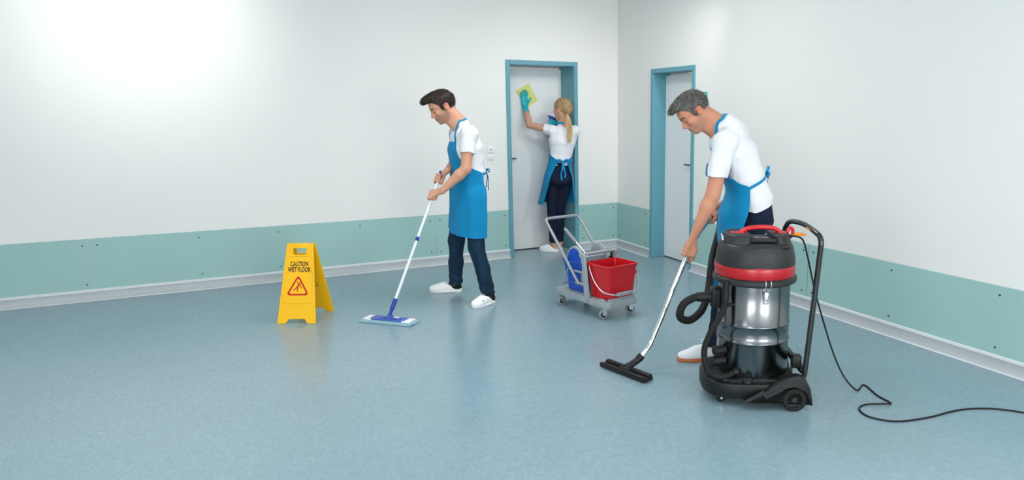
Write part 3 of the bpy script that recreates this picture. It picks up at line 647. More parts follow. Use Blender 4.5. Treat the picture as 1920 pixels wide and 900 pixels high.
# cable hook and the plug seen orange by the handle
mk('cable_hook', g_tube(spline([(0.168, 0.0, 0.885), (0.172, 0.0, 0.920), (0.186, 0.0, 0.940), (0.200, 0.0, 0.928), (0.200, 0.0, 0.900)], 5), 0.009, 10), 'redplastic', vac)
mk('hook_bracket', g_box(0.06, 0.04, 0.018, (0.165, 0.0, 0.893), 0.005), 'black', vac)
mk('plug_tag', join(g_box(0.05, 0.02, 0.016, (0.225, -0.02, 0.908), 0.006), g_box(0.03, 0.012, 0.012, (0.250, -0.024, 0.905), 0.004)), 'orange', vac)
mk('handle_sticker', g_box(0.004, 0.05, 0.008, (0.2585, -0.085, 0.948), 0.001, 1, rot=(0.16, 0, 0.17)), 'orange', vac)
# suction inlet with cuff
mk('inlet_block', join(g_box(0.055, 0.085, 0.115, (-0.212, -0.005, 0.555), 0.014, 3), g_box(0.03, 0.06, 0.08, (-0.190, -0.005, 0.555), 0.01)), 'black', vac)
mk('inlet_cuff', g_tube([(-0.235, -0.010, 0.557), (-0.262, -0.012, 0.558), (-0.264, -0.012, 0.558), (-0.310, -0.016, 0.558), (-0.318, -0.017, 0.558)], [0.030, 0.030, 0.0275, 0.0265, 0.024], 20), 'black', vac)
def corrugated(path, r, pitch, amp):
    P = np.array(spline(path, 40)); seg = np.linalg.norm(np.diff(P, axis=0), axis=1); s = np.concatenate([[0], np.cumsum(seg)])
    n = int(s[-1] / (pitch / 4)); t = np.linspace(0, s[-1], n)
    Q = np.stack([np.interp(t, s, P[:, k]) for k in range(3)], 1)
    return g_tube(Q, r + amp * np.cos(t / pitch * 2 * PI), 14)
HOSE_END = (-0.103, 0.812, 0.917)
hose_path = [(-0.300, -0.015, 0.558), (-0.335, -0.018, 0.552), (-0.385, -0.02, 0.52), (-0.405, 0.0, 0.46), (-0.385, 0.04, 0.415), (-0.33, 0.10, 0.395), (-0.265, 0.16, 0.43), (-0.228, 0.22, 0.492), (-0.200, 0.32, 0.541), (-0.168, 0.50, 0.589), (-0.125, 0.72, 0.646), (-0.072, 0.89, 0.734), (-0.055, 0.90, 0.824), (-0.078, 0.85, 0.890), HOSE_END]
mk('suction_hose', corrugated(hose_path, 0.0215, 0.0075, 0.0012), 'rubber', vac, ang=80)
# drain hose clipped to the front of the drum
dr = [(-0.178, -0.150, 0.655), (-0.180, -0.152, 0.60), (-0.184, -0.155, 0.545), (-0.215, -0.16, 0.475), (-0.255, -0.16, 0.40), (-0.285, -0.16, 0.315), (-0.282, -0.17, 0.235), (-0.250, -0.18, 0.180), (-0.200, -0.185, 0.162), (-0.150, -0.17, 0.168), (-0.125, -0.155, 0.175)]
mk('drain_hose', corrugated(dr, 0.0165, 0.008, 0.0014), 'rubber', vac, ang=80)
mk('drain_hose_cap', join(g_cyl((-0.178, -0.150, 0.638), (-0.178, -0.150, 0.685), 0.0185, 16, 0.004), g_cyl((-0.180, -0.152, 0.575), (-0.179, -0.151, 0.640), 0.0195, 16, 0.003), g_box(0.07, 0.02, 0.014, (-0.155, -0.145, 0.66), 0.004)), 'black', vac)
mk('hose_clip', g_box(0.05, 0.05, 0.016, (-0.165, -0.135, 0.548), 0.005, rot=(0, 0, 0.7)), 'black', vac)
mk('drain_elbow', g_cyl((-0.125, -0.155, 0.176), (-0.095, -0.16, 0.186), 0.023, 16, 0.005), 'black', vac)
for z, L_ in ((0.285, 0.05), (0.225, 0.07)):
    mk('drain_port', g_cyl((-0.165, -0.095, z), (-0.200 - L_ * 0.6, -0.125, z), 0.027, 18, 0.005), 'black', vac)
# suction wand and floor nozzle (held by the grey-haired man)
MAN_O_IN_VAC = np.array([-0.077, 0.777, 0.0])
def ov(r, d, z): return np.array([r, d, z]) + MAN_O_IN_VAC
WAND = [ov(-0.545, -0.452, 0.075), ov(-0.500, -0.430, 0.118), ov(-0.460, -0.408, 0.175), ov(-0.430, -0.392, 0.245), ov(-0.330, -0.335, 0.478), ov(-0.232, -0.280, 0.705), ov(-0.205, -0.262, 0.762), ov(-0.165, -0.205, 0.815), ov(-0.095, -0.085, 0.872), ov(-0.030, 0.030, 0.915)]
wpath = spline(WAND, 8)
wand = mk('wand', g_tube(wpath[:49], 0.0165, 18), 'chrome', vac)
mk('wand_collar', g_cyl(WAND[4] - (WAND[4] - WAND[3]) * 0.02, WAND[4] + (WAND[5] - WAND[4]) * 0.06, 0.0180, 18, 0.002), 'chrome', wand)
mk('bent_grip', g_tube(wpath[47:], 0.0180, 16), 'chrome', wand)
NZ0 = ov(-0.62, -0.49, 0.0)
na = math.atan2(-0.367, 0.091) + YAW       # nozzle long axis in the vacuum's frame
noz = join(g_box(0.385, 0.080, 0.022, (0, 0, 0.017), 0.006), g_box(0.375, 0.030, 0.020, (0, 0.022, 0.032), 0.005), g_box(0.375, 0.018, 0.012, (0, -0.030, 0.030), 0.004), g_box(0.10, 0.075, 0.030, (0, 0.004, 0.036), 0.008, 2, top=(0.6, 0.7)))
nz = mk('floor_nozzle', noz, 'black', wand, loc=tuple(NZ0), rot=(0, 0, na))
mk('nozzle_neck', g_tube([NZ0 + np.array([0.0, 0.0, 0.040]), NZ0 + np.array([0.030, 0.012, 0.052]), ov(-0.548, -0.452, 0.072), ov(-0.535, -0.447, 0.085), ov(-0.52, -0.44, 0.098)], [0.022, 0.021, 0.0205, 0.024, 0.023], 16), 'black', wand)
# mains cable: down from the hook, then loose over the floor
def vl(x, y, z):
    d = np.array([x, y, z]) - VC; return (d @ RH, d @ FH, z)
cable = [(0.180, -0.01, 0.893), (0.215, -0.03, 0.897), (0.250, -0.03, 0.875), (0.280, -0.02, 0.79), (0.34, 0.03, 0.60), (0.40, 0.05, 0.42), (0.47, 0.05, 0.22), (0.535, 0.035, 0.08), (0.60, 0.0, 0.012),
         vl(-0.925, -4.51, 0.005), vl(-0.985, -4.66, 0.005), vl(-1.005, -4.765, 0.005), vl(-1.06, -4.765, 0.012), vl(-1.14, -4.715, 0.006), vl(-1.215, -4.735, 0.005), vl(-1.250, -4.815, 0.005), vl(-1.215, -4.90, 0.005), vl(-1.148, -4.949, 0.005), vl(-1.05, -4.975, 0.005), vl(-0.95, -4.99, 0.005), vl(-0.83, -4.995, 0.005), vl(-0.72, -5.015, 0.005), vl(-0.60, -5.075, 0.005), vl(-0.50, -5.19, 0.005), vl(-0.40, -5.42, 0.005), vl(-0.35, -5.9, 0.005), vl(-0.33, -6.6, 0.005)]
mk('power_cord', g_tube(spline(cable, 8), 0.0048, 8), 'rubber', vac)
# ------------------------------------------------------------------ people: implicit surfaces turned into one mesh each
class Field:
    """signed distance grid; shapes are blended in with a smooth minimum of limited reach"""
    def __init__(s, lo, hi, vox):
        s.lo = np.array(lo, np.float32); s.v = vox
        s.n = np.ceil((np.array(hi) - np.array(lo)) / vox).astype(int) + 1
        s.a = np.full(s.n, 0.08, np.float32)
    def box(s, lo, hi):
        i0 = np.clip(np.floor((np.array(lo) - s.lo) / s.v).astype(int), 0, s.n); i1 = np.clip(np.ceil((np.array(hi) - s.lo) / s.v).astype(int) + 1, 0, s.n)
        ax = [s.lo[k] + s.v * np.arange(i0[k], i1[k], dtype=np.float32) for k in range(3)]
        sl = tuple(slice(i0[k], i1[k]) for k in range(3))
        return sl, ax[0][:, None, None], ax[1][None, :, None], ax[2][None, None, :]
    def _mix(s, sl, d, k, op):
        a = s.a[sl]
        if a.size == 0: return
        if op == 'sub': d = -d
        if k > 0:
            h = np.maximum(k - np.abs(a - d), 0) / k
            s.a[sl] = (np.minimum(a, d) - h * h * (k / 4)) if op == 'add' else (np.maximum(a, d) + h * h * (k / 4))
        else: s.a[sl] = np.minimum(a, d) if op == 'add' else np.maximum(a, d)
    def cone(s, a, b, ra, rb, k=0.01, op='add'):
        a = np.array(a, np.float32); b = np.array(b, np.float32); m = max(ra, rb) + 0.022 + k
        sl, X, Y, Z = s.box(np.minimum(a, b) - m, np.maximum(a, b) + m)
        d = b - a; L2 = float(d @ d) + 1e-12
        x, y, z = X - a[0], Y - a[1], Z - a[2]
        t = np.clip((x * d[0] + y * d[1] + z * d[2]) / L2, 0, 1)
        q = np.sqrt((x - t * d[0]) ** 2 + (y - t * d[1]) ** 2 + (z - t * d[2]) ** 2) - (ra + (rb - ra) * t)
        s._mix(sl, q, k, op)
    def chain(s, pts, rs, k=0.006, op='add'):
        for i in range(len(pts) - 1): s.cone(pts[i], pts[i + 1], rs[i], rs[i + 1], k, op)
    def ell(s, c, r, R=None, k=0.01, op='add'):
        c = np.array(c, np.float32); r = np.array(r, np.float32); m = float(r.max()) + 0.022 + k
        sl, X, Y, Z = s.box(c - m, c + m); x, y, z = X - c[0], Y - c[1], Z - c[2]
        if R is not None:
            R = np.array(R, np.float32)     # columns are the axes
            x, y, z = [x * R[0, j] + y * R[1, j] + z * R[2, j] for j in range(3)]
        k0 = np.sqrt((x / r[0]) ** 2 + (y / r[1]) ** 2 + (z / r[2]) ** 2)
        k1 = np.sqrt((x / r[0] ** 2) ** 2 + (y / r[1] ** 2) ** 2 + (z / r[2] ** 2) ** 2) + 1e-6
        s._mix(sl, k0 * (k0 - 1) / k1, k, op)
    def sweep(s, pts, lefts, w, d, k=0.01, op='add', end=0.06):
        """elliptic trunk: pts spine, lefts sideways axes, w half widths, d half depths"""
        P = [np.array(p, np.float32) for p in pts]; Lf = [np.array(l, np.float32) / np.linalg.norm(l) for l in lefts]
        m = max(max(w), max(d)) + 0.04
        sl, X, Y, Z = s.box(np.min(P, 0) - m, np.max(P, 0) + m)
        best = None
        for i in range(len(P) - 1):
            a, b = P[i], P[i + 1]; dv = b - a; L2 = float(dv @ dv)
            t = ((X - a[0]) * dv[0] + (Y - a[1]) * dv[1] + (Z - a[2]) * dv[2]) / L2
            t0 = 0 if i else -9; tc = np.clip(t, 0, 1); ex = (t - tc) * math.sqrt(L2)
            st = tc * tc * (3 - 2 * tc)
            W = w[i] + (w[i + 1] - w[i]) * st; D = d[i] + (d[i + 1] - d[i]) * st
            lx, ly, lz = [Lf[i][j] + (Lf[i + 1][j] - Lf[i][j]) * tc for j in range(3)]
            tn = dv / math.sqrt(L2)
            x, y, z = X - a[0] - tc * dv[0], Y - a[1] - tc * dv[1], Z - a[2] - tc * dv[2]
            # sideways and front components (front = left x tangent)
            la = x * lx + y * ly + z * lz
            fx, fy, fz = ly * tn[2] - lz * tn[1], lz * tn[0] - lx * tn[2], lx * tn[1] - ly * tn[0]
            fb = x * fx + y * fy + z * fz
            k0 = np.sqrt((la / W) ** 2 + (fb / D) ** 2 + (ex / end) ** 2)
            k1 = np.sqrt((la / W ** 2) ** 2 + (fb / D ** 2) ** 2 + (ex / end ** 2) ** 2) + 1e-5
            q = k0 * (k0 - 1) / k1
            if best is None: best = q
            else:
                h = np.maximum(0.03 - np.abs(best - q), 0) / 0.03; best = np.minimum(best, q) - h * h * 0.0075
        s._mix(sl, best, k, op)
    def plane(s, p, n, lo=None, hi=None, k=0.0):
        """keep the side n points away from (cut everything beyond p along n), optionally only inside a box"""
        n = np.array(n, float); n /= np.linalg.norm(n)
        sl, X, Y, Z = s.box(lo if lo is not None else s.lo, hi if hi is not None else s.lo + s.n * s.v)
        s._mix(sl, -((X - p[0]) * n[0] + (Y - p[1]) * n[1] + (Z - p[2]) * n[2]).astype(np.float32), k, 'sub')
    def func(s, f):
        sl, X, Y, Z = s.box(s.lo, s.lo + s.n * s.v); s.a[sl] = f(s.a[sl], X, Y, Z)
    def sample(s, P):
        q = (np.array(P) - s.lo) / s.v; i = np.clip(np.floor(q).astype(int), 0, s.n - 2); f = q - i; f = np.clip(f, 0, 1)
        out = 0
        for dx in (0, 1):
            for dy in (0, 1):
                for dz in (0, 1):
                    w = (f[:, 0] if dx else 1 - f[:, 0]) * (f[:, 1] if dy else 1 - f[:, 1]) * (f[:, 2] if dz else 1 - f[:, 2])
                    out = out + w * s.a[i[:, 0] + dx, i[:, 1] + dy, i[:, 2] + dz]
        return out
    def grad(s, P, e=0.006):
        P = np.array(P, float); g = np.stack([s.sample(P + np.eye(3)[k] * e) - s.sample(P - np.eye(3)[k] * e) for k in range(3)], 1)
        return g / (np.linalg.norm(g, axis=1)[:, None] + 1e-9)
    def mesh(s, keep_largest=False):
        """naive surface nets"""
        A = s.a.copy()
        A[0], A[-1] = 0.05, 0.05; A[:, 0], A[:, -1] = 0.05, 0.05; A[:, :, 0], A[:, :, -1] = 0.05, 0.05
        S = A < 0; n = np.array(S.shape)
        c = [S[dx:n[0] - 1 + dx, dy:n[1] - 1 + dy, dz:n[2] - 1 + dz] for dx in (0, 1) for dy in (0, 1) for dz in (0, 1)]
        any_ = c[0].copy(); all_ = c[0].copy()
        for q in c[1:]: any_ |= q; all_ &= q
        cells = np.flatnonzero(any_ & ~all_); del any_, all_
        m = n - 1; ix, iy, iz = np.unravel_index(cells, m)
        offs = np.array([(dx, dy, dz) for dx in (0, 1) for dy in (0, 1) for dz in (0, 1)])
        val = np.stack([A[ix + o[0], iy + o[1], iz + o[2]] for o in offs], 1)
        acc = np.zeros((len(cells), 3)); cnt = np.zeros(len(cells))
        for i in range(8):
            for j in range(i + 1, 8):
                if np.abs(offs[i] - offs[j]).sum() != 1: continue
                cr = (val[:, i] < 0) != (val[:, j] < 0)
                t = val[cr, i] / (val[cr, i] - val[cr, j] + 1e-12)
                acc[cr] += offs[i] + t[:, None] * (offs[j] - offs[i]); cnt[cr] += 1
        V = s.lo + s.v * (np.stack([ix, iy, iz], 1) + acc / cnt[:, None])
        Q = []
        for ax in range(3):
            u, w = (ax + 1) % 3, (ax + 2) % 3
            sa = [slice(1, -1)] * 3; sb = [slice(1, -1)] * 3
            sa[ax] = slice(0, -1); sb[ax] = slice(1, None)
            e = np.argwhere(S[tuple(sa)] != S[tuple(sb)])
            e[:, u] += 1; e[:, w] += 1
            flip = S[e[:, 0], e[:, 1], e[:, 2]]
            ids = []
            for (du, dw) in ((-1, -1), (0, -1), (0, 0), (-1, 0)):
                cc = e.copy(); cc[:, u] += du; cc[:, w] += dw
                ids.append(np.searchsorted(cells, np.ravel_multi_index((cc[:, 0], cc[:, 1], cc[:, 2]), m)))
            ids = np.stack(ids, 1); ids[~flip] = ids[~flip][:, ::-1]; Q.append(ids)
        Q = np.vstack(Q)
        if keep_largest:      # drop loose crumbs
            lab = np.arange(len(V))
            for _ in range(400):
                mn = lab[Q].min(1); new = lab.copy()
                for j in range(4): np.minimum.at(new, Q[:, j], mn)
                new = new[new]
                if (new == lab).all(): break
                lab = new
            u, cts = np.unique(lab, return_counts=True); good = lab == u[cts.argmax()]
            idx = np.cumsum(good) - 1; Q = idx[Q[good[Q[:, 0]]]]; V = V[good]
        return V, Q

def np_mesh(name, V, Q, mats, cols=None, smooth_it=0):
    for _ in range(smooth_it):
        acc = np.zeros_like(V); cnt = np.zeros(len(V))
        for a, b in ((0, 1), (1, 2), (2, 3), (3, 0)):
            np.add.at(acc, Q[:, a], V[Q[:, b]]); np.add.at(acc, Q[:, b], V[Q[:, a]]); np.add.at(cnt, Q[:, a], 1); np.add.at(cnt, Q[:, b], 1)
        V = V * 0.5 + 0.5 * acc / np.maximum(cnt, 1)[:, None]
    me = bpy.data.meshes.new(name); nq = len(Q)
    me.vertices.add(len(V)); me.vertices.foreach_set('co', V.astype(np.float32).ravel())
    me.loops.add(nq * 4); me.loops.foreach_set('vertex_index', Q.astype(np.int32).ravel())
    me.polygons.add(nq); me.polygons.foreach_set('loop_start', np.arange(0, nq * 4, 4, dtype=np.int32))
    try: me.polygons.foreach_set('loop_total', np.full(nq, 4, np.int32))
    except Exception: pass
    me.update(calc_edges=True); me.polygons.foreach_set('use_smooth', np.ones(nq, bool))
    if cols is not None:
        at = me.color_attributes.new('Col', 'FLOAT_COLOR', 'POINT')
        at.data.foreach_set('color', np.hstack([cols, np.ones((len(cols), 1))]).astype(np.float32).ravel())
    for m_ in mats: me.materials.append(m_)
    return me, V

def attr_material(name, rough, bump=None, sss=0.0, spec=0.4):
    m = mat(name, (0.8, 0.6, 0.5), rough, spec=spec, bump=bump, sss=sss); nt = m.node_tree
    a = nt.nodes.new('ShaderNodeVertexColor'); a.layer_name = 'Col'
    nt.links.new(a.outputs['Color'], nt.nodes['Principled BSDF'].inputs['Base Color']); return m
M['skin'] = attr_material('skin', 0.5, (350, 0.04), 0.12, 0.35)
M['cotton'] = mat('white_cotton', s2l(232, 233, 238), 0.9, spec=0.2, bump=(8, 0.8, (1, 1, 0.55), 0.035), sheen=0.1)
M['apron'] = mat('blue_apron_cloth', s2l(0, 129, 180), 0.75, spec=0.25, noise=(6, 0.06), bump=(6, 0.7, (1, 1, 0.4), 0.035), sheen=0.1)
M['strap'] = mat('blue_strap_cloth', s2l(18, 138, 188), 0.75, spec=0.25)
M['denim'] = mat('dark_denim', s2l(24, 48, 70), 0.85, spec=0.2, noise=(14, 0.35, (1, 1, 0.4)), bump=(20, 0.8, (1, 1, 0.5), 0.02))
M['denimdark'] = mat('navy_denim', s2l(22, 32, 54), 0.85, spec=0.2, noise=(14, 0.3, (1, 1, 0.4)), bump=(20, 0.8, (1, 1, 0.5), 0.02))
M['sock'] = mat('black_sock', (0.008, 0.008, 0.01), 0.9)
M['clog'] = mat('white_clog', s2l(240, 242, 243), 0.35)
M['sneaker'] = mat('white_sneaker', s2l(236, 240, 244), 0.6, bump=(120, 0.15))
M['gum'] = mat('gum_sole', s2l(190, 110, 60), 0.55)
M['hair_brown'] = mat('dark_brown_hair', s2l(52, 42, 36), 0.5, spec=0.35, noise=(90, 0.4, (1, 1, 0.3)), bump=(160, 0.5, (1, 1, 0.25)))
M['hair_grey'] = mat('salt_and_pepper_hair', s2l(92, 90, 88), 0.55, spec=0.35, noise=(60, 0.5, (1, 1, 0.3)), bump=(160, 0.5, (1, 1, 0.25)))
M['hair_dark'] = mat('dark_strand_hair', s2l(40, 34, 30), 0.5, spec=0.3)
M['hair_silver'] = mat('silver_hair', s2l(150, 148, 145), 0.5, spec=0.3)
M['hair_blonde'] = mat('dark_blonde_hair', s2l(168, 138, 104), 0.5, spec=0.35, noise=(70, 0.3, (1, 1, 0.3)), bump=(120, 0.5, (1, 1, 0.2)))
M['hair_tail'] = mat('light_blonde_hair', s2l(208, 178, 132), 0.5, spec=0.35, noise=(40, 0.25, (1, 1, 0.15)))
M['glove'] = mat('turquoise_latex', s2l(22, 178, 190), 0.38, bump=(140, 0.1))
M['yellowcloth'] = mat('lime_yellow_cloth', s2l(226, 228, 140), 0.9, bump=(200, 0.4))
M['mask_elastic'] = mat('hair_tie', s2l(196, 160, 112), 0.7)
M['eye_dark'] = mat('dark_lash', s2l(36, 28, 26), 0.6)

def nrm(v): v = np.array(v, float); return v / np.linalg.norm(v)
def frame(f, u=(0, 0, 1)):
    f = nrm(f); l = nrm(np.cross(u, f)); return np.stack([f, l, np.cross(f, l)], 1)   # columns forward, left, up

def add_head(F, H, Rm, sc=1.0, male=True):
    """head about the point midway between the eyes' height and the ears; x forward, y left, z up in the head frame"""
    def W(x, y, z): return np.array(H) + Rm @ (np.array([x, y, z]) * sc)
    def E(c, r, k=0.012, op='add', R2=None): F.ell(W(*c), np.array(r) * sc, Rm if R2 is None else Rm @ R2, k, op)
    E((-0.014, 0, 0.030), (0.098, 0.077, 0.086), 0.0)
    E((0.040, 0, 0.030), (0.052, 0.061, 0.056), 0.02)                     # forehead
    E((0.028, 0, -0.045), (0.058, 0.056, 0.062), 0.02)                    # mid face
    jw = 0.050 if male else 0.045
    for s in (-1, 1):
        F.cone(W(-0.012, s * jw, -0.050), W(0.060, s * 0.016, -0.100), 0.022 * sc, 0.018 * sc, 0.022)
        E((0.058, s * 0.040, -0.026), (0.026, 0.024, 0.024), 0.016)      # cheek
    E((0.072, 0, -0.099), (0.018, 0.020, 0.016), 0.016)                   # chin
    E((0.072, 0, -0.066), (0.024, 0.028, 0.026), 0.014)                   # mouth mound
    E((0.080, 0, -0.050), (0.017, 0.018, 0.016), 0.012)
    for s in (-1, 1):
        E((0.101, s * 0.034, -0.003), (0.020, 0.021, 0.013), 0.010, 'sub')   # eye socket
        E((0.0745, s * 0.032, -0.003), (0.0135, 0.0150, 0.0120), 0.006)       # lids over the eyeball
        F.cone(W(0.086, s * 0.012, 0.018), W(0.064, s * 0.048, 0.016), 0.0085 * sc, 0.0070 * sc, 0.016)   # brow ridge
    F.cone(W(0.088, 0, 0.008), W(0.1055, 0, -0.031), 0.0080 * sc, 0.0100 * sc, 0.009)       # nose
    F.cone(W(0.076, 0, 0.010), W(0.090, 0, -0.036), 0.011 * sc, 0.0125 * sc, 0.008)
    E((0.1065, 0, -0.0345), (0.0105, 0.0105, 0.009), 0.005)
    for s in (-1, 1): E((0.0965, s * 0.0115, -0.0395), (0.0095, 0.007, 0.0070), 0.005)
    for s in (-1, 1):
        F.cone(W(0.0945, 0, -0.0635), W(0.084, s * 0.021, -0.0675), 0.0052 * sc, 0.003 * sc, 0.003)
        F.cone(W(0.0920, 0, -0.0745), W(0.083, s * 0.019, -0.0705), 0.0062 * sc, 0.003 * sc, 0.003)
    F.cone(W(0.100, -0.02, -0.0692), W(0.100, 0.02, -0.0692), 0.0022 * sc, 0.0022 * sc, 0.004, 'sub')
    for s in (-1, 1):
        tlt = np.array(Euler((0, -0.22, s * 0.42)).to_matrix())
        E((-0.020, s * 0.080, -0.010), (0.019, 0.0085, 0.032), 0.004, R2=tlt)
        E((-0.014, s * 0.0885, -0.006), (0.0105, 0.0085, 0.0195), 0.003, 'sub', R2=tlt)
        E((-0.012, s * 0.081, -0.016), (0.006, 0.006, 0.008), 0.004, R2=tlt)

def head_colours(P, H, Rm, sc, base, lip, cheek, brow, stubble=None, hairback=None):
    """skin colours of the head: lips, cheeks, ears, brows, lashes, stubble, painted mouth and socket shade"""
    q = (P - np.array(H)) @ Rm / sc; x, y, z = q.T; ay = np.abs(y)
    C = np.tile(np.array(base), (len(P), 1))
    def mixc(mask, col): C[:] = C * (1 - mask[:, None]) + np.array(col) * mask[:, None]
    def blob(cx, cy, cz, rx, ry, rz): return np.clip(1.6 * (1 - np.sqrt(((x - cx) / rx) ** 2 + ((ay - cy) / ry) ** 2 + ((z - cz) / rz) ** 2)), 0, 1)
    near = (np.abs(x) < 0.14) & (ay < 0.11) & (np.abs(z) < 0.15)
    nf = near.astype(float)
    if stubble is not None:
        mk_ = np.clip((-0.035 - z) / 0.02, 0, 1) * np.clip((x + 0.015) / 0.03, 0, 1) * nf * np.clip((z + 0.118) / 0.01, 0, 1)
        side = np.clip(1 - np.abs(x - 0.005) / 0.022, 0, 1) * np.clip((0.01 - z) / 0.02, 0, 1) * (ay > 0.045) * (z > -0.1) * nf
        mixc(0.55 * np.maximum(mk_ * (1 - blob(0.07, 0.045, -0.045, 0.03, 0.03, 0.022)), side), stubble)
    mixc(0.5 * blob(0.070, 0.042, -0.030, 0.03, 0.03, 0.026) * nf, cheek)
    mixc(0.55 * blob(0.112, 0.0, -0.036, 0.02, 0.02, 0.016) * nf, cheek)
    mixc(0.65 * blob(-0.018, 0.086, -0.008, 0.03, 0.02, 0.04) * nf, cheek)
    mixc(0.9 * np.clip(1.8 * (1 - np.sqrt(((ay) / 0.023) ** 2 + ((z + 0.0690) / 0.0125) ** 2)), 0, 1) * (x > 0.07) * nf, lip)
    mixc(0.75 * np.clip(1.5 * (1 - np.sqrt((ay / 0.022) ** 2 + ((z + 0.0692) / 0.0032) ** 2)), 0, 1) * (x > 0.07) * nf, np.array(lip) * 0.35)  # shade in the groove between the lips, painted dark
    # brows, socket shade line of lashes
    t = np.clip((ay - 0.012) / 0.040, 0, 1); zb = 0.0175 + 0.006 * np.sin(t * 2.4) - 0.004 * t
    bm_ = np.clip(1.7 * (1 - np.abs(z - zb) / 0.0062), 0, 1) * (ay > 0.010) * (ay < 0.054) * (x > 0.055) * nf
    mixc(0.85 * bm_, brow)
    ls = np.clip(1.7 * (1 - np.abs(z + 0.0085 - 0.002 * np.cos((ay - 0.033) / 0.017 * 1.5)) / 0.0042), 0, 1) * (ay > 0.016) * (ay < 0.051) * (x > 0.06) * nf
    mixc(0.85 * ls, np.array(brow) * 0.7)
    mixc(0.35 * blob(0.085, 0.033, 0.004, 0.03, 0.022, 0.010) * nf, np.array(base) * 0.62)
    if hairback is not None: mixc(hairback(x, y, z) * nf, brow)
    return C

def add_grip(F, P, A, N, s, W, rp, sc=1.0, k=0.004):
    """hand closed round a bar: P on its axis, A towards the thumb side, N from bar to palm, s sense of wrapping, W wrist"""
    A = nrm(A); N = np.array(N, float); N = nrm(N - A * (N @ A)); T_ = s * np.cross(A, N); P = np.array(P, float); W = np.array(W, float)
    def at(a, phi, rad): return P + A * a * sc + rad * (math.cos(phi) * N + math.sin(phi) * T_)
    D = math.radians
    offs = [0.0325, 0.0110, -0.0105, -0.0310]; ln = [0.95, 1.0, 0.97, 0.86]
    heel = at(0.0, D(-38), rp + 0.022)
    for i, a in enumerate(offs):
        K = at(a, D(48), rp + 0.019 * sc)
        F.cone(W + A * a * 0.35, K, 0.0150 * sc, 0.0112 * sc, 0.014)
        F.cone(heel + A * a * 0.7, K, 0.0135 * sc, 0.0105 * sc, 0.010)
        pts = [K, at(a * 0.98, D(48 + 58 * ln[i]), rp + 0.0145 * sc), at(a * 0.95, D(48 + 122 * ln[i]), rp + 0.0095 * sc), at(a * 0.92, D(48 + 178 * ln[i]), rp + 0.0088 * sc)]
        F.chain(pts, [0.0102 * sc, 0.0094 * sc, 0.0085 * sc, 0.0072 * sc], k)
    F.chain([W * 0.75 + heel * 0.25 + A * 0.012, at(0.036, D(-62), rp + 0.018 * sc), at(0.052, D(-104), rp + 0.0125 * sc), at(0.058, D(-150), rp + 0.0095 * sc)], [0.0150 * sc, 0.0130 * sc, 0.0105 * sc, 0.0085 * sc], 0.007)

def wrinkle(seed, amp, f0=18, f1=46, n=9, stretch=(1, 1, 1)):
    rs = np.random.RandomState(seed); dirs = rs.normal(size=(n, 3)) * np.array(stretch); dirs /= np.linalg.norm(dirs, axis=1)[:, None]
    fr = rs.uniform(f0, f1, n); ph = rs.uniform(0, 6.28, n)
    def f(X, Y, Z):
        out = 0
        wx = X + 0.012 * np.sin(31 * Z + 1.3 * seed) ; wy = Y + 0.012 * np.sin(27 * X + 0.7 * seed)
        for d_, q, p in zip(dirs, fr, ph): out = out + np.sin((wx * d_[0] + wy * d_[1] + Z * d_[2]) * q + p)
        return (amp / math.sqrt(n)) * out
    return f

def sheet(G, th, inside=None):
    """grid of points (rows, cols, 3) thickened by th along its normals into a closed cloth"""
    G = np.array(G, float); a, b, _ = G.shape
    du = np.gradient(G, axis=1); dv = np.gradient(G, axis=0); n = np.cross(du, dv); n /= np.linalg.norm(n, axis=2)[:, :, None] + 1e-9
    top = G + n * th / 2; bot = G - n * th / 2
    V = np.vstack([top.reshape(-1, 3), bot.reshape(-1, 3)]); F = []; o = a * b
    for i in range(a - 1):
        for j in range(b - 1):
            p, q, r, s = i * b + j, i * b + j + 1, (i + 1) * b + j + 1, (i + 1) * b + j
            F.append((p, q, r, s)); F.append((s + o, r + o, q + o, p + o))
    per = [(0, j) for j in range(b)] + [(i, b - 1) for i in range(1, a)] + [(a - 1, j) for j in range(b - 2, -1, -1)] + [(i, 0) for i in range(a - 2, 0, -1)]
    for (i, j), (k, l) in zip(per, per[1:] + per[:1]):
        F.append((i * b + j, k * b + l, k * b + l + o, i * b + j + o))
    return (V, F)
def ribbon(pts, nrmls, w, th=0.003):
    P = np.array(pts, float); N = np.array(nrmls, float); T_ = np.gradient(P, axis=0); T_ /= np.linalg.norm(T_, axis=1)[:, None] + 1e-9
    B = np.cross(T_, N); B /= np.linalg.norm(B, axis=1)[:, None] + 1e-9; w = np.broadcast_to(np.array(w), (len(P),))[:, None]
    G = np.stack([P - B * w / 2, P - B * w / 6, P + B * w / 6, P + B * w / 2], 1)
    return sheet(G, th)
def hug(F, pts, off, n=6, it=8):
    """lay a path onto a field at distance off"""
    P = np.array(spline(pts, n), float)
    for _ in range(it):
        d = F.sample(P); g = F.grad(P); P = P + g * np.clip(off - d, -0.012, 0.012)[:, None] * 0.8
    for _ in range(2): P[1:-1] = P[1:-1] * 0.5 + (P[:-2] + P[2:]) * 0.25
    return P, F.grad(P)
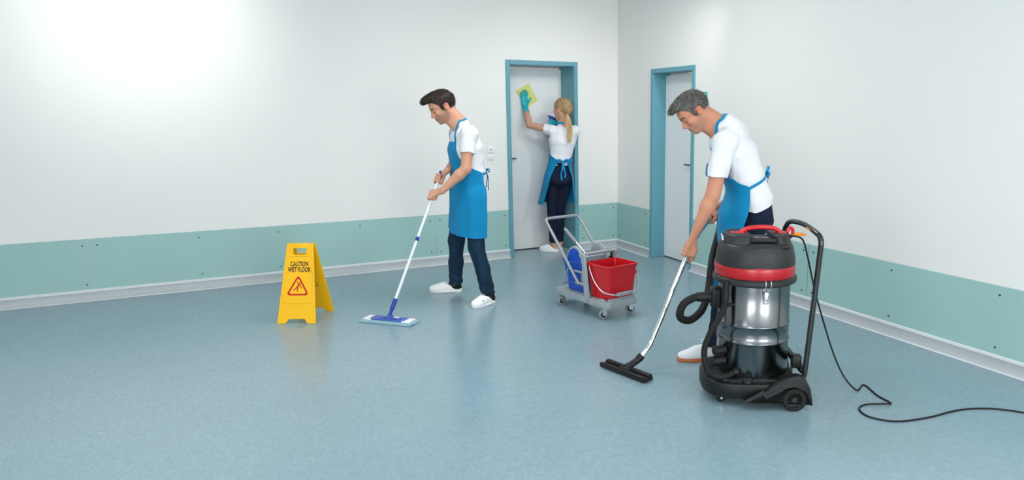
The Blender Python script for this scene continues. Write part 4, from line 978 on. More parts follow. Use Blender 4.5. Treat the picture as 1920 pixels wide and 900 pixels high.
def cloth_rows(F, rows, nang, off, hang_from=None, fold=0.0, seed=1, rmax=0.42, hang=1.0, push=None):
    """rows: (centre, front, left, ang0, ang1) -> grid of points lying on the outside of field F; below row hang_from the cloth hangs clear"""
    G = []; prev = None; rs = np.random.RandomState(seed); ph = rs.uniform(0, 6.28, 4)
    rad = np.linspace(rmax, 0.02, 160)
    for i, (c, f, l, a0, a1) in enumerate(rows):
        c, f, l = np.array(c, float), nrm(f), nrm(l); an = np.linspace(a0, a1, nang)
        dirs = np.cos(an)[:, None] * f + np.sin(an)[:, None] * l
        P = c + dirs[:, None, :] * rad[None, :, None]
        d = F.sample(P.reshape(-1, 3)).reshape(nang, -1)
        hit = (d < off); idx = np.where(hit.any(1), hit.argmax(1), len(rad) - 1); r = rad[idx]
        r0 = np.maximum(idx - 1, 0); d0 = d[np.arange(nang), r0]; d1 = d[np.arange(nang), idx]
        t = np.clip((d0 - off) / (d0 - d1 + 1e-6), 0, 1); r = rad[r0] + (rad[idx] - rad[r0]) * t
        # taut between the high points
        for _ in range(6): r = np.maximum(r, np.convolve(np.pad(r, 3, 'edge'), np.ones(7) / 7, 'valid'))
        if hang_from is not None and i > hang_from and prev is not None: r = np.maximum(r, prev * hang)
        prev = r.copy()
        if push is not None: r = r + push(c[2]) * np.clip(np.cos(an), 0, 1)
        if fold: r = r + fold * (np.clip((i - (hang_from or 0)) / 10, 0.15, 1)) * (1.6 + np.sin(an * 5 + ph[0] + i * 0.02) + 0.6 * np.sin(an * 9 + ph[1] - i * 0.05))
        G.append(c + dirs * r[:, None])
    G = np.array(G)
    for _ in range(3): G[1:-1] = 0.5 * G[1:-1] + 0.25 * (G[:-2] + G[2:])
    return G
def strands(V, N, count, flow, L, r, seed, lift=0.15, jitter=0.3):
    """short tapered hair strands rooted on a surface"""
    rs = np.random.RandomState(seed); idx = rs.choice(len(V), min(count, len(V)), replace=False); gs = []
    VV = []; FF = []; o = 0
    for i in idx:
        p, n = V[i], N[i]; f = flow(p, n)
        if f is None: continue
        f = f - n * (f @ n) * 0.9; f = nrm(f + rs.normal(size=3) * jitter); ln = L * rs.uniform(0.6, 1.2)
        pts = [p - n * 0.003, p + f * ln * 0.35 + n * lift * ln * 0.6, p + f * ln * 0.7 + n * lift * ln, p + f * ln + n * lift * ln * 0.9]
        u = nrm(np.cross(f, n) + 1e-6); w = np.cross(f, u); rr = [r, r, r * 0.75, r * 0.15]
        for q, ra in zip(pts, rr):
            for k in range(3):
                a = 2 * PI * k / 3; VV.append(q + ra * (math.cos(a) * u + math.sin(a) * w))
        for s_ in range(3):
            for k in range(3):
                k2 = (k + 1) % 3; FF.append((o + s_ * 3 + k, o + s_ * 3 + k2, o + s_ * 3 + 3 + k2, o + s_ * 3 + 3 + k))
        o += 12
    return np.array(VV), np.array(FF)
def add_sleeve(S, lo, hi, s_, e_, fr, r0, r1, arm, k, cutn=None):
    """sleeve from the shoulder to a clean open cuff, then blended onto the shirt field"""
    end = s_ * (1 - fr) + e_ * fr; d_ = nrm(e_ - s_); L = Field(lo, hi, S.v)
    L.ell(s_, (r0 * 1.06, r0 * 1.05, r0), None, 0); L.cone(s_, end, r0, r1, 0.02)
    L.plane(end, d_ if cutn is None else cutn); L.cone(end - d_ * 0.012, end + d_ * 0.09, arm, arm + 0.004, 0, 'sub')
    sl, X, Y, Z = S.box(np.minimum(s_, end) - 0.16, np.maximum(s_, end) + 0.16)
    tt = ((X - end[0]) * -d_[0] + (Y - end[1]) * -d_[1] + (Z - end[2]) * -d_[2]) / float(np.linalg.norm(end - s_))
    ka = np.clip((tt - 0.35) / 0.65, 0.15, 1) * k; a_, b_ = S.a[sl], L.a[sl]
    h = np.maximum(ka - np.abs(a_ - b_), 0) / ka; S.a[sl] = np.minimum(a_, b_) - h * h * (ka / 4)
def hair_cap(H, Rm, sc, prof, extra=(), vox=0.003, thick=(0.112, 0.0905, 0.099), k=0.012, back=None):
    """short hair: shell over the skull kept above a hairline profile h(x)"""
    H = np.array(H); F = Field(H - 0.17 * sc, H + 0.17 * sc, vox)
    W = lambda x, y, z: H + Rm @ (np.array([x, y, z]) * sc)
    F.ell(W(-0.014, 0, 0.031), np.array(thick) * sc, Rm, 0)
    for (c, r, kk) in extra: F.ell(W(*c), np.array(r) * sc, Rm, kk)
    xs, zs = np.array(prof).T
    def cut(a, X, Y, Z):
        x, y, z = [((X - H[0]) * Rm[0, j] + (Y - H[1]) * Rm[1, j] + (Z - H[2]) * Rm[2, j]) / sc for j in range(3)]
        h = np.interp(x, xs, zs) + 0.010 * np.clip(1 - np.abs(y) / 0.07, 0, 1) * (x > 0.03)
        d = (h - z) * 0.8 * sc
        kk = 0.010; hh = np.maximum(kk - np.abs(a - d), 0) / kk
        return np.maximum(a, d) + hh * hh * kk / 4
    F.func(cut)
    return F
# ---- shared garment pieces
def make_clog(parent, heel, toe, dot=False):
    """slip-on clog from heel to toe point on the floor (person's frame)"""
    heel, toe = np.array(heel, float), np.array(toe, float); f = toe - heel; L_ = np.linalg.norm(f); a = math.atan2(f[1], f[0]); s = L_ / 0.285
    F = Field((-0.02, -0.075, -0.006), (0.31, 0.075, 0.12), 0.003)
    F.ell((0.205, 0, 0.030), (0.082, 0.050, 0.040), None, 0)
    F.ell((0.140, 0, 0.044), (0.080, 0.046, 0.046), None, 0.02)
    F.ell((0.075, 0, 0.026), (0.078, 0.040, 0.030), None, 0.02)
    F.ell((0.143, 0, 0.010), (0.144, 0.050, 0.014), None, 0.008)
    F.plane((0, 0, 0.001), (0, 0, -1))
    F.ell((0.052, 0, 0.075), (0.070, 0.0335, 0.055), None, 0.006, 'sub')
    F.cone((0.04, 0, 0.06), (0.13, 0, 0.13), 0.036, 0.05, 0.006, 'sub')
    V, Q = F.mesh(); me, V = np_mesh('clog', V * np.array([s, 1, 1]), Q, [M['clog']], None, 2)
    c = put('clog', me, None, parent, tuple(heel), (0, 0, a))
    mk('sole', xf(g_prism(round_poly([(0.0, -0.034), (0.10, -0.042), (0.22, -0.049), (0.283, -0.024), (0.283, 0.024), (0.22, 0.049), (0.10, 0.042), (0.0, 0.034)], 0.03, 4), 0.010, 0.002, 1, (0, 0, 0.0052)), scale=(s * 0.98, 0.97, 1)), 'whiteplastic', c)
    if dot: mk('brand_dot', g_box(0.016, 0.004, 0.008, (0.165, 0.044, 0.052), 0.001, 1, rot=(-0.5, 0, 0)), 'print_black', c)
    return c
def fold_rings(z_lo, amp, freq=95):
    def f(X, Y, Z): return -amp * np.clip((z_lo + 0.20 - Z) / 0.20, 0, 1) * np.sin(Z * freq + 30 * X + 22 * Y)
    return f
def bow(parent, P, out, side, sc=1.0, up=(0, 0, 1), drop=0.16):
    """tied bow: knot, two loops, two tails"""
    P, o, s_, u = np.array(P, float), nrm(out), nrm(side), np.array(up, float)
    k = mk('waist_tie_bow', join(g_tube([P - s_ * 0.008 * sc + o * 0.008, P + s_ * 0.008 * sc + o * 0.008], 0.010 * sc, 10),
        *[(lambda pts: ribbon(pts, [o * 0.4 + u] * len(pts), 0.016 * sc, 0.003))(spline([P + o * 0.008, P + s_ * sg * 0.022 * sc + u * 0.020 * sc + o * 0.018, P + s_ * sg * 0.048 * sc + u * 0.022 * sc + o * 0.020, P + s_ * sg * 0.052 * sc - u * 0.004 + o * 0.016, P + s_ * sg * 0.024 * sc - u * 0.006 + o * 0.014, P + o * 0.010], 5)) for sg in (-1, 1)],
        *[(lambda pts: ribbon(pts, [o] * len(pts), 0.015 * sc, 0.003))(spline([P + o * 0.008, P + s_ * sg * 0.010 - u * drop * 0.35 + o * 0.022, P + s_ * sg * 0.024 - u * drop * 0.7 + o * 0.016, P + s_ * sg * 0.016 - u * drop * (1.0 if sg > 0 else 0.85) + o * 0.020], 6)) for sg in (-1, 1)]), 'strap', parent, ang=60)
    return k
def rows_between(keys, per):
    """interpolate (centre, front, left, a0, a1) key rows; per = number of rows for each gap"""
    out = []
    for (k0, k1), n in zip(zip(keys, keys[1:]), per):
        for i in range(n):
            t = i / n; out.append(tuple((np.array(p, float) * (1 - t) + np.array(q, float) * t) if np.ndim(p) else p * (1 - t) + q * t for p, q in zip(k0, k1)))
    out.append(keys[-1]); return out

# ================================================================== the young man with the mop
yp = empty('person', tuple(MAN_Y), RZ, 'young dark-haired man in blue apron mopping beside the yellow sign', 'person')
def build_young():
    fT, lT = np.array([-0.866, -0.5, 0]), np.array([0.5, -0.866, 0])
    Rm = frame((-0.800, -0.335, -0.50)); H = np.array([-0.113, -0.015, 1.607]); sc = 1.04
    spine = [(0.075, 0.04, 0.90), (0.072, 0.035, 1.08), (0.058, 0.025, 1.27), (0.050, 0.02, 1.38), (0.030, 0.010, 1.455)]
    ls = [lT] * 5
    shL, elL, wrL = np.array([0.120, -0.135, 1.392]), np.array([0.100, -0.205, 1.118]), np.array([-0.082, -0.248, 0.950])
    shR, elR, wrR = np.array([-0.030, 0.175, 1.392]), np.array([-0.050, 0.245, 1.185]), np.array([-0.074, -0.068, 1.098])
    hipL, knL, anL = np.array([0.140, -0.045, 0.90]), np.array([0.140, -0.095, 0.47]), np.array([0.240, -0.105, 0.085])
    hipR, knR, anR = np.array([0.005, 0.120, 0.90]), np.array([-0.085, 0.205, 0.47]), np.array([-0.122, 0.268, 0.085])
    heelL, toeL = (0.272, -0.085, 0), (0.132, -0.285, 0)
    heelR, toeR = (-0.068, 0.276, 0), (-0.352, 0.262, 0)
    # body
    F = Field((-0.36, -0.34, 0.0), (0.34, 0.40, 1.78), 0.003)
    add_head(F, H, Rm, sc)
    nb = H + Rm @ (np.array([-0.030, 0, -0.055]) * sc)
    F.cone(nb, (0.018, 0.005, 1.475), 0.056, 0.060, 0.022); F.cone(H + Rm @ np.array([0.012, 0, -0.085]), (-0.005, -0.01, 1.45), 0.040, 0.05, 0.02)
    F.sweep(spine, ls, [0.135, 0.125, 0.145, 0.145, 0.075], [0.088, 0.080, 0.095, 0.075, 0.055], 0.03)
    for s_, e_, w_ in ((shL, elL, wrL), (shR, elR, wrR)):
        F.ell(s_, (0.056, 0.056, 0.056), None, 0.03)
        F.cone(s_, e_, 0.050, 0.041, 0.02); mid = e_ * 0.72 + w_ * 0.28
        F.cone(e_, mid, 0.040, 0.0425, 0.015); F.cone(mid, w_, 0.0425, 0.0265, 0.015)
    T0 = np.array([-0.118, -0.125, 1.075]); B0 = np.array([-0.420, -0.667, 0.045]); A = nrm(T0 - B0)
    PL = T0 + (B0 - T0) * 0.168; PR = T0 + (B0 - T0) * 0.040
    add_grip(F, PL, A, (0.40, -0.90, 0.1), -1, wrL, 0.0115, 0.98)
    add_grip(F, PR, A, (0.15, 0.95, 0), 1, wrR, 0.0115, 0.98)
    for h_, k_, a_, hl, to in ((hipL, knL, anL, heelL, toeL), (hipR, knR, anR, heelR, toeR)):
        F.cone(h_, k_, 0.062, 0.045, 0.03); F.cone(k_, a_, 0.045, 0.034, 0.02)
        hl, to = np.array(hl), np.array(to); F.cone(a_, hl * 0.72 + to * 0.28 + [0, 0, 0.034], 0.034, 0.026, 0.02); F.cone(hl * 0.85 + to * 0.15 + [0, 0, 0.036], hl * 0.3 + to * 0.7 + [0, 0, 0.030], 0.026, 0.020, 0.02)
    V, Q = F.mesh()
    base = s2l(205, 152, 125)
    cols = head_colours(V, H, Rm, sc, base, s2l(186, 108, 98), s2l(214, 132, 112), s2l(58, 42, 34), s2l(140, 104, 86))
    me, _ = np_mesh('body', V, Q, [M['skin']], cols, 1); body = put('body', me, None, yp)
    # hair
    prof = [(-0.13, -0.070), (-0.075, -0.070), (-0.045, -0.050), (-0.040, 0.010), (0.004, 0.018), (0.008, -0.022), (0.024, -0.022), (0.030, 0.022), (0.055, 0.048), (0.080, 0.066), (0.13, 0.068)]
    HF = hair_cap(H, Rm, sc, prof, [((0.045, 0.0, 0.095), (0.075, 0.062, 0.036), 0.02), ((0.088, 0.0, 0.092), (0.034, 0.050, 0.026), 0.02)], thick=(0.106, 0.0845, 0.094))
    HV, HQ = HF.mesh(); me, HV = np_mesh('hair', HV, HQ, [M['hair_brown']], None, 1); hair = put('hair', me, None, yp)
    N = HF.grad(HV, 0.004); up = Rm[:, 2]; fw = Rm[:, 0]
    def flow(p, n):
        q = (p - H) @ Rm
        return fw * 1.0 + up * 0.25 if q[2] > 0.07 else (-up * 0.9 - fw * 0.2 if q[0] < 0.02 else None)
    SV, SQ = strands(HV, N, 5200, flow, 0.022, 0.0005, 3, 0.07, 0.18)
    sm, _ = np_mesh('hair_strands', SV, SQ, [M['hair_dark']]); o = put('hair_strands', sm, None, hair); o['kind'] = 'stuff'
    # clothes
    lo, hi = (-0.36, -0.36, 0.0), (0.40, 0.42, 1.60)
    S = Field(lo, hi, 0.0045)
    S.sweep(spine, ls, [0.172, 0.168, 0.180, 0.172, 0.085], [0.132, 0.128, 0.130, 0.098, 0.066], 0)
    for s_, e_ in ((shL, elL), (shR, elR)): add_sleeve(S, lo, hi, s_, e_, 0.58, 0.066, 0.061, 0.0475, 0.035)
    wf = wrinkle(4, 0.0028, 20, 60, 10, (1, 1, 0.8))
    S.func(lambda a, X, Y, Z: a + wf(X, Y, Z))
    S.plane((0, 0, 0.95), (0, 0, -1))
    S.cone((0.018, 0.005, 1.44), nb, 0.062, 0.064, 0.004, 'sub'); S.cone((-0.01, -0.018, 1.46), (-0.06, -0.05, 1.53), 0.056, 0.05, 0.006, 'sub')
    V, Q = S.mesh(); me, _ = np_mesh('t_shirt', V, Q, [M['cotton']], None, 3); put('t_shirt', me, None, yp)
    J = Field(lo, hi, 0.0045)
    J.sweep([(0.075, 0.04, 0.86), (0.075, 0.04, 0.99)], [lT] * 2, [0.165, 0.160], [0.122, 0.115], 0)
    for h_, k_, a_ in ((hipL, knL, anL), (hipR, knR, anR)):
        m_ = k_ * 0.5 + a_ * 0.5
        J.cone(h_, k_, 0.092, 0.067, 0.03); J.cone(k_, m_, 0.067, 0.060, 0.02); J.cone(m_, a_ - [0, 0, 0.06], 0.060, 0.058, 0.02)
    fr_ = fold_rings(0.07, 0.0035); wj = wrinkle(9, 0.0022, 25, 60)
    J.func(lambda a, X, Y, Z: a + fr_(X, Y, Z) + wj(X, Y, Z))
    J.plane((0, 0, 0.075), (0, 0, -1), (-0.4, -0.4, 0), (0.12, 0.42, 0.2)); J.plane((0, 0, 0.085), (0, 0, -1), (0.12, -0.4, 0), (0.42, 0.42, 0.2)); J.plane((0, 0, 1.01), (0, 0, 1))
    V, Q = J.mesh(); me, _ = np_mesh('jeans', V, Q, [M['denim']], None, 1); put('jeans', me, None, yp)
    for a_, hl, to in ((anL, heelL, toeL), (anR, heelR, toeR)):
        hl, to = np.array(hl), np.array(to)
        K = Field(np.minimum(hl, to) - [0.12, 0.12, 0.0], np.maximum(hl, to) + [0.12, 0.12, 0.16], 0.004)
        K.cone(a_ + [0, 0, 0.03], hl * 0.80 + to * 0.20 + [0, 0, 0.04], 0.038, 0.036, 0); K.cone(hl * 0.88 + to * 0.12 + [0, 0, 0.042], hl * 0.45 + to * 0.55 + [0, 0, 0.040], 0.0335, 0.028, 0.02)
        V, Q = K.mesh(); me, _ = np_mesh('sock', V, Q, [M['sock']], None, 1); put('sock', me, None, yp)
    make_clog(yp, heelR, toeR); make_clog(yp, heelL, toeL, True)
    # apron
    U = Field(lo, hi, 0.0045); U.a = np.minimum(S.a, J.a); U.cone((0.018, 0.005, 1.44), nb, 0.060, 0.058, 0.01)
    keys = [((0.045, 0.02, 1.325), fT, lT, -0.72, 0.72), ((0.060, 0.03, 1.20), fT, lT, -0.85, 0.85), ((0.068, 0.035, 1.12), fT, lT, -1.35, 1.35), ((0.072, 0.035, 1.075), fT, lT, -1.95, 1.95), ((0.075, 0.04, 0.92), fT, lT, -1.95, 1.95), ((0.068, 0.035, 0.575), fT, lT, -1.9, 1.9)]
    G = cloth_rows(U, rows_between(keys, [14, 9, 6, 12, 26]), 56, 0.006, 30, 0.006, 5, 0.30)
    G[-18:, :, 2] += (np.linspace(0, 1, 18)[:, None] ** 2) * (0.030 - 0.062 * np.linspace(0, 1, 56)[None, :])   # hem dips towards the near side
    ap = mk('apron', sheet(G, 0.004), 'apron', yp, ang=70)
    nk = np.array([0.052, 0.028, 1.508])
    for sg in (-1, 1):
        c0 = G[0, -3 if sg > 0 else 2]
        side = np.array([0.018, 0.005, 1.49]) + lT * sg * 0.068 + fT * 0.005
        P, Nn = hug(U, [c0 - [0, 0, 0.01], c0 * 0.5 + side * 0.5 + fT * 0.04, side + fT * 0.02, side - fT * 0.03 + [0, 0, 0.018], nk - fT * 0.012 + lT * sg * 0.012], 0.005)
        mk('neck_strap', ribbon(P, Nn, 0.017, 0.003), 'strap', ap, ang=60)
    cw = np.array([0.072, 0.035, 1.075]); bk_ = cw - fT * 0.14
    for sg in (-1, 1):
        e0 = G[30, -2 if sg > 0 else 1]
        P, Nn = hug(U, [e0, e0 * 0.5 + bk_ * 0.5 - fT * 0.05 + lT * sg * 0.02, bk_], 0.005)
        mk('waist_tie', ribbon(P, Nn, 0.016, 0.003), 'strap', ap, ang=60)
    bow(ap, bk_ - fT * 0.004, -fT, lT, 0.9)
    wp = bk_ + lT * 0.06
    mk('back_pocket_cloth', g_box(0.012, 0.04, 0.03, tuple(np.array([0.215, -0.02, 0.885])), 0.005), 'sock', ap)
build_young()
# ================================================================== the grey-haired man with the vacuum cleaner
MAN_O = np.array([-1.25, -3.55, 0.0])
op_ = empty('person', tuple(MAN_O), RZ, 'grey-haired man in blue apron bending over the vacuum wand', 'person')
def make_sneaker(parent, heel, toe):
    heel, toe = np.array(heel, float), np.array(toe, float); f = toe - heel; a = math.atan2(f[1], f[0]); s = np.linalg.norm(f) / 0.30
    F = Field((-0.02, -0.08, 0.0), (0.33, 0.08, 0.15), 0.003)
    F.ell((0.225, 0, 0.036), (0.078, 0.045, 0.034), None, 0); F.ell((0.15, 0, 0.055), (0.085, 0.043, 0.046), None, 0.025)
    F.ell((0.065, 0, 0.055), (0.068, 0.038, 0.052), None, 0.025); F.cone((0.075, 0, 0.06), (0.07, 0, 0.11), 0.040, 0.036, 0.02)
    F.plane((0, 0, 0.016), (0, 0, -1)); F.plane((0.07, 0, 0.112), (-0.25, 0, 1)); F.cone((0.07, 0, 0.085), (0.066, 0, 0.16), 0.030, 0.036, 0.0, 'sub')
    V, Q = F.mesh(); me, _ = np_mesh('sneaker', V * np.array([s, 1, 1]), Q, [M['sneaker']], None, 2)
    c = put('sneaker', me, None, parent, tuple(heel), (0, 0, a))
    mk('sole', xf(g_prism(round_poly([(-0.004, -0.032), (0.09, -0.040), (0.22, -0.050), (0.300, -0.028), (0.306, 0.0), (0.300, 0.028), (0.22, 0.050), (0.09, 0.040), (-0.004, 0.032)], 0.03, 4), 0.022, 0.004, 2, (0, 0, 0.0115)), scale=(s, 1, 1)), 'gum', c)
    for k in range(4): mk('lace', g_tube(spline([(0.125 + 0.022 * k, -0.026, 0.092 - 0.007 * k), (0.130 + 0.022 * k, 0, 0.103 - 0.008 * k), (0.125 + 0.022 * k, 0.026, 0.092 - 0.007 * k)], 4), 0.003, 6), 'whitefabric', c)
    mk('lace_bow', join(g_tube(spline([(0.12, 0, 0.105), (0.125, -0.03, 0.125), (0.145, -0.045, 0.118), (0.135, -0.02, 0.108), (0.122, 0, 0.106)], 5), 0.0025, 6), g_tube(spline([(0.12, 0, 0.105), (0.115, 0.03, 0.122), (0.135, 0.042, 0.115), (0.13, 0.018, 0.107), (0.122, 0, 0.106)], 5), 0.0025, 6)), 'whitefabric', c)
def build_old():
    fT, lT = np.array([-1.0, 0, 0]), np.array([0, -1.0, 0])
    Rm = frame((-0.700, -0.075, -0.705)); H = np.array([-0.196, -0.080, 1.563]); sc = 1.02
    spine = [(0.205, -0.08, 0.88), (0.190, -0.08, 1.01), (0.138, -0.08, 1.15), (0.068, -0.08, 1.30), (0.022, -0.08, 1.405), (-0.022, -0.08, 1.470)]
    ls = [lT] * 6
    shL, elL, wrL = np.array([-0.020, -0.250, 1.380]), np.array([-0.094, -0.292, 1.060]), np.array([-0.190, -0.290, 0.835])
    shR, elR, wrR = np.array([0.000, 0.095, 1.385]), np.array([0.130, 0.150, 1.120]), np.array([0.060, 0.060, 0.985])
    hipL, knL, anL = np.array([0.200, -0.165, 0.90]), np.array([0.030, -0.215, 0.50]), np.array([-0.055, -0.235, 0.11])
    hipR, knR, anR = np.array([0.205, 0.010, 0.90]), np.array([0.200, 0.020, 0.49]), np.array([0.330, 0.030, 0.11])
    heelL, toeL, heelR, toeR = (0.015, -0.228, 0), (-0.284, -0.258, 0), (0.40, 0.03, 0), (0.105, 0.02, 0)
    F = Field((-0.40, -0.38, 0.0), (0.46, 0.24, 1.76), 0.003)
    add_head(F, H, Rm, sc)
    nb = H + Rm @ (np.array([-0.032, 0, -0.050]) * sc)
    F.cone(nb, (-0.020, -0.08, 1.470), 0.058, 0.064, 0.022); F.cone(H + Rm @ np.array([0.010, 0, -0.085]), (-0.04, -0.08, 1.43), 0.042, 0.052, 0.02)
    F.sweep(spine, ls, [0.14, 0.13, 0.13, 0.15, 0.15, 0.075], [0.092, 0.085, 0.085, 0.098, 0.085, 0.055], 0.03)
    for s_, e_, w_ in ((shL, elL, wrL), (shR, elR, wrR)):
        F.ell(s_, (0.056, 0.056, 0.056), None, 0.03)
        F.cone(s_, e_, 0.053, 0.045, 0.02); mid = e_ * 0.70 + w_ * 0.30
        F.cone(e_, mid, 0.043, 0.046, 0.015); F.cone(mid, w_, 0.046, 0.028, 0.015)
    L0 = np.array([-0.330, -0.335, 0.478]); L1 = np.array([-0.232, -0.280, 0.705]); A = nrm(L0 - L1)
    add_grip(F, L1 + (L0 - L1) * -0.05, A, (0.20, -0.95, 0.15), 1, wrL, 0.0165, 1.10)
    add_grip(F, np.array([-0.052, -0.010, 0.899]), nrm([-0.09, -0.15, -0.06]), (0.5, 0.1, 0.8), 1, wrR, 0.0185, 1.0)
    for h_, k_, a_, hl, to in ((hipL, knL, anL, heelL, toeL), (hipR, knR, anR, heelR, toeR)):
        F.cone(h_, k_, 0.062, 0.045, 0.03); F.cone(k_, a_, 0.045, 0.034, 0.02)
        hl, to = np.array(hl), np.array(to); F.cone(a_, hl * 0.72 + to * 0.28 + [0, 0, 0.045], 0.032, 0.026, 0.02); F.cone(hl * 0.8 + to * 0.2 + [0, 0, 0.05], hl * 0.3 + to * 0.7 + [0, 0, 0.045], 0.026, 0.020, 0.02)
    V, Q = F.mesh()
    base = s2l(203, 143, 116)
    cols = head_colours(V, H, Rm, sc, base, s2l(176, 100, 90), s2l(210, 122, 100), s2l(70, 56, 48), s2l(170, 128, 108))
    me, _ = np_mesh('body', V, Q, [M['skin']], cols, 1); put('body', me, None, op_)
    prof = [(-0.13, -0.066), (-0.078, -0.066), (-0.048, -0.045), (-0.042, 0.012), (0.002, 0.020), (0.006, -0.018), (0.024, -0.016), (0.032, 0.028), (0.055, 0.050), (0.078, 0.066), (0.13, 0.070)]
    HF = hair_cap(H, Rm, sc, prof, [((0.030, 0.0, 0.092), (0.080, 0.062, 0.034), 0.02), ((0.080, 0.0, 0.092), (0.036, 0.046, 0.020), 0.02)], thick=(0.105, 0.0835, 0.093))
    HV, HQ = HF.mesh(); me, HV = np_mesh('hair', HV, HQ, [M['hair_grey']], None, 1); hair = put('hair', me, None, op_)
    N = HF.grad(HV, 0.004); up = Rm[:, 2]; fw = Rm[:, 0]
    def flow(p, n):
        q = (p - H) @ Rm
        return fw * 1.0 + up * 0.15 if q[2] > 0.065 else (-up * 0.9 - fw * 0.2 if q[0] < 0.02 else None)
    for mname, cnt, sd in (('hair_dark', 3400, 5), ('hair_silver', 2200, 6)):
        SV, SQ = strands(HV, N, cnt, flow, 0.020, 0.0005, sd, 0.06, 0.18)
        sm, _ = np_mesh('hair_strands', SV, SQ, [M[mname]]); o = put('hair_strands', sm, None, hair); o['kind'] = 'stuff'
    lo, hi = (-0.36, -0.40, 0.0), (0.52, 0.26, 1.60)
    S = Field(lo, hi, 0.0045)
    S.sweep(spine, ls, [0.178, 0.172, 0.178, 0.192, 0.182, 0.09], [0.128, 0.122, 0.118, 0.134, 0.116, 0.070], 0)
    S.ell((0.045, -0.08, 1.445), (0.085, 0.13, 0.070), None, 0.06)
    for s_, e_ in ((shL, elL), (shR, elR)): add_sleeve(S, lo, hi, s_, e_, 0.66, 0.071, 0.066, 0.050, 0.04, nrm(nrm(e_ - s_) + np.array([0, 0, -0.5])))
    wf = wrinkle(14, 0.0034, 18, 55, 10, (1, 1, 0.9)); S.func(lambda a, X, Y, Z: a + wf(X, Y, Z))
    S.plane((0.117, 0, 0.915), (0.38, 0, -0.92))
    S.cone((-0.020, -0.08, 1.45), nb, 0.068, 0.066, 0.004, 'sub'); S.cone((-0.05, -0.08, 1.45), (-0.13, -0.08, 1.46), 0.054, 0.05, 0.006, 'sub')
    V, Q = S.mesh(); me, _ = np_mesh('t_shirt', V, Q, [M['cotton']], None, 2); put('t_shirt', me, None, op_)
    J = Field(lo, hi, 0.0045)
    J.sweep([(0.205, -0.08, 0.87), (0.192, -0.08, 1.00)], [lT] * 2, [0.170, 0.165], [0.124, 0.116], 0)
    for h_, k_, a_ in ((hipL, knL, anL), (hipR, knR, anR)):
        m_ = k_ * 0.5 + a_ * 0.5
        J.cone(h_, k_, 0.096, 0.072, 0.03); J.cone(k_, m_, 0.072, 0.062, 0.02); J.cone(m_, a_ - [0, 0, 0.05], 0.062, 0.057, 0.02)
    fr_ = fold_rings(0.09, 0.0035); wj = wrinkle(19, 0.0024, 25, 60); J.func(lambda a, X, Y, Z: a + fr_(X, Y, Z) + wj(X, Y, Z))
    J.plane((0, 0, 0.095), (0, 0, -1), lo, (0.52, 0.26, 0.2)); J.plane((0.19, 0, 1.03), (-0.35, 0, 1))
    V, Q = J.mesh(); me, _ = np_mesh('jeans', V, Q, [M['denimdark']], None, 1); put('jeans', me, None, op_)
    make_sneaker(op_, heelL, toeL); make_sneaker(op_, heelR, toeR)
    U = Field(lo, hi, 0.0045); U.a = np.minimum(S.a, J.a); U.cone((-0.020, -0.08, 1.45), nb, 0.066, 0.060, 0.01)
    keys = [((0.048, -0.08, 1.335), (-0.89, 0, -0.45), lT, -0.72, 0.72), ((0.100, -0.08, 1.225), (-0.90, 0, -0.42), lT, -0.85, 0.85), ((0.135, -0.08, 1.150), (-0.92, 0, -0.38), lT, -1.2, 1.2), ((0.150, -0.08, 1.115), (-0.93, 0, -0.36), lT, -1.50, 1.50),
            ((0.185, -0.08, 0.98), (-0.98, 0, -0.2), lT, -1.32, 1.32), ((0.195, -0.08, 0.80), (-1, 0, 0), lT, -1.05, 1.05), ((0.185, -0.08, 0.43), (-1, 0, 0), lT, -0.95, 0.95)]
    G = cloth_rows(U, rows_between(keys, [12, 7, 5, 12, 12, 22]), 52, 0.006, 27, 0.006, 8, 0.34, 1.0, lambda z: np.interp(z, [0.43, 0.62, 0.80, 0.98, 1.13], [0.03, 0.055, 0.085, 0.075, 0.0]))
    ap = mk('apron', sheet(G, 0.004), 'apron', op_, ang=70)
    nk = np.array([0.004, -0.08, 1.548])
    for sg in (-1, 1):
        c0 = G[0, -3 if sg > 0 else 2]; side = np.array([-0.045, -0.08, 1.475]) + lT * sg * 0.072
        P, Nn = hug(U, [c0 + [0.006, 0, -0.01], c0 * 0.45 + side * 0.55 + np.array([-0.02, 0, 0]), side + [-0.004, 0, 0.010], side + [0.022, 0, 0.045], nk + lT * sg * 0.012], 0.005)
        mk('neck_strap', ribbon(P, Nn, 0.022, 0.003), 'strap', ap, ang=60)
    bk_ = np.array([0.262, -0.08, 1.175])
    for sg in (-1, 1):
        e0 = G[25, -2 if sg > 0 else 1]
        P, Nn = hug(U, [e0, e0 * 0.55 + bk_ * 0.45 + lT * sg * 0.07 + [0.01, 0, 0.0], bk_], 0.005)
        mk('waist_tie', ribbon(P, Nn, 0.018, 0.003), 'strap', ap, ang=60)
    bow(ap, bk_ + [0.004, 0, 0], (1, -0.15, 0.1), (0.15, 1, 0.45), 1.0, (0.1, 0, 1), 0.17)
build_old()
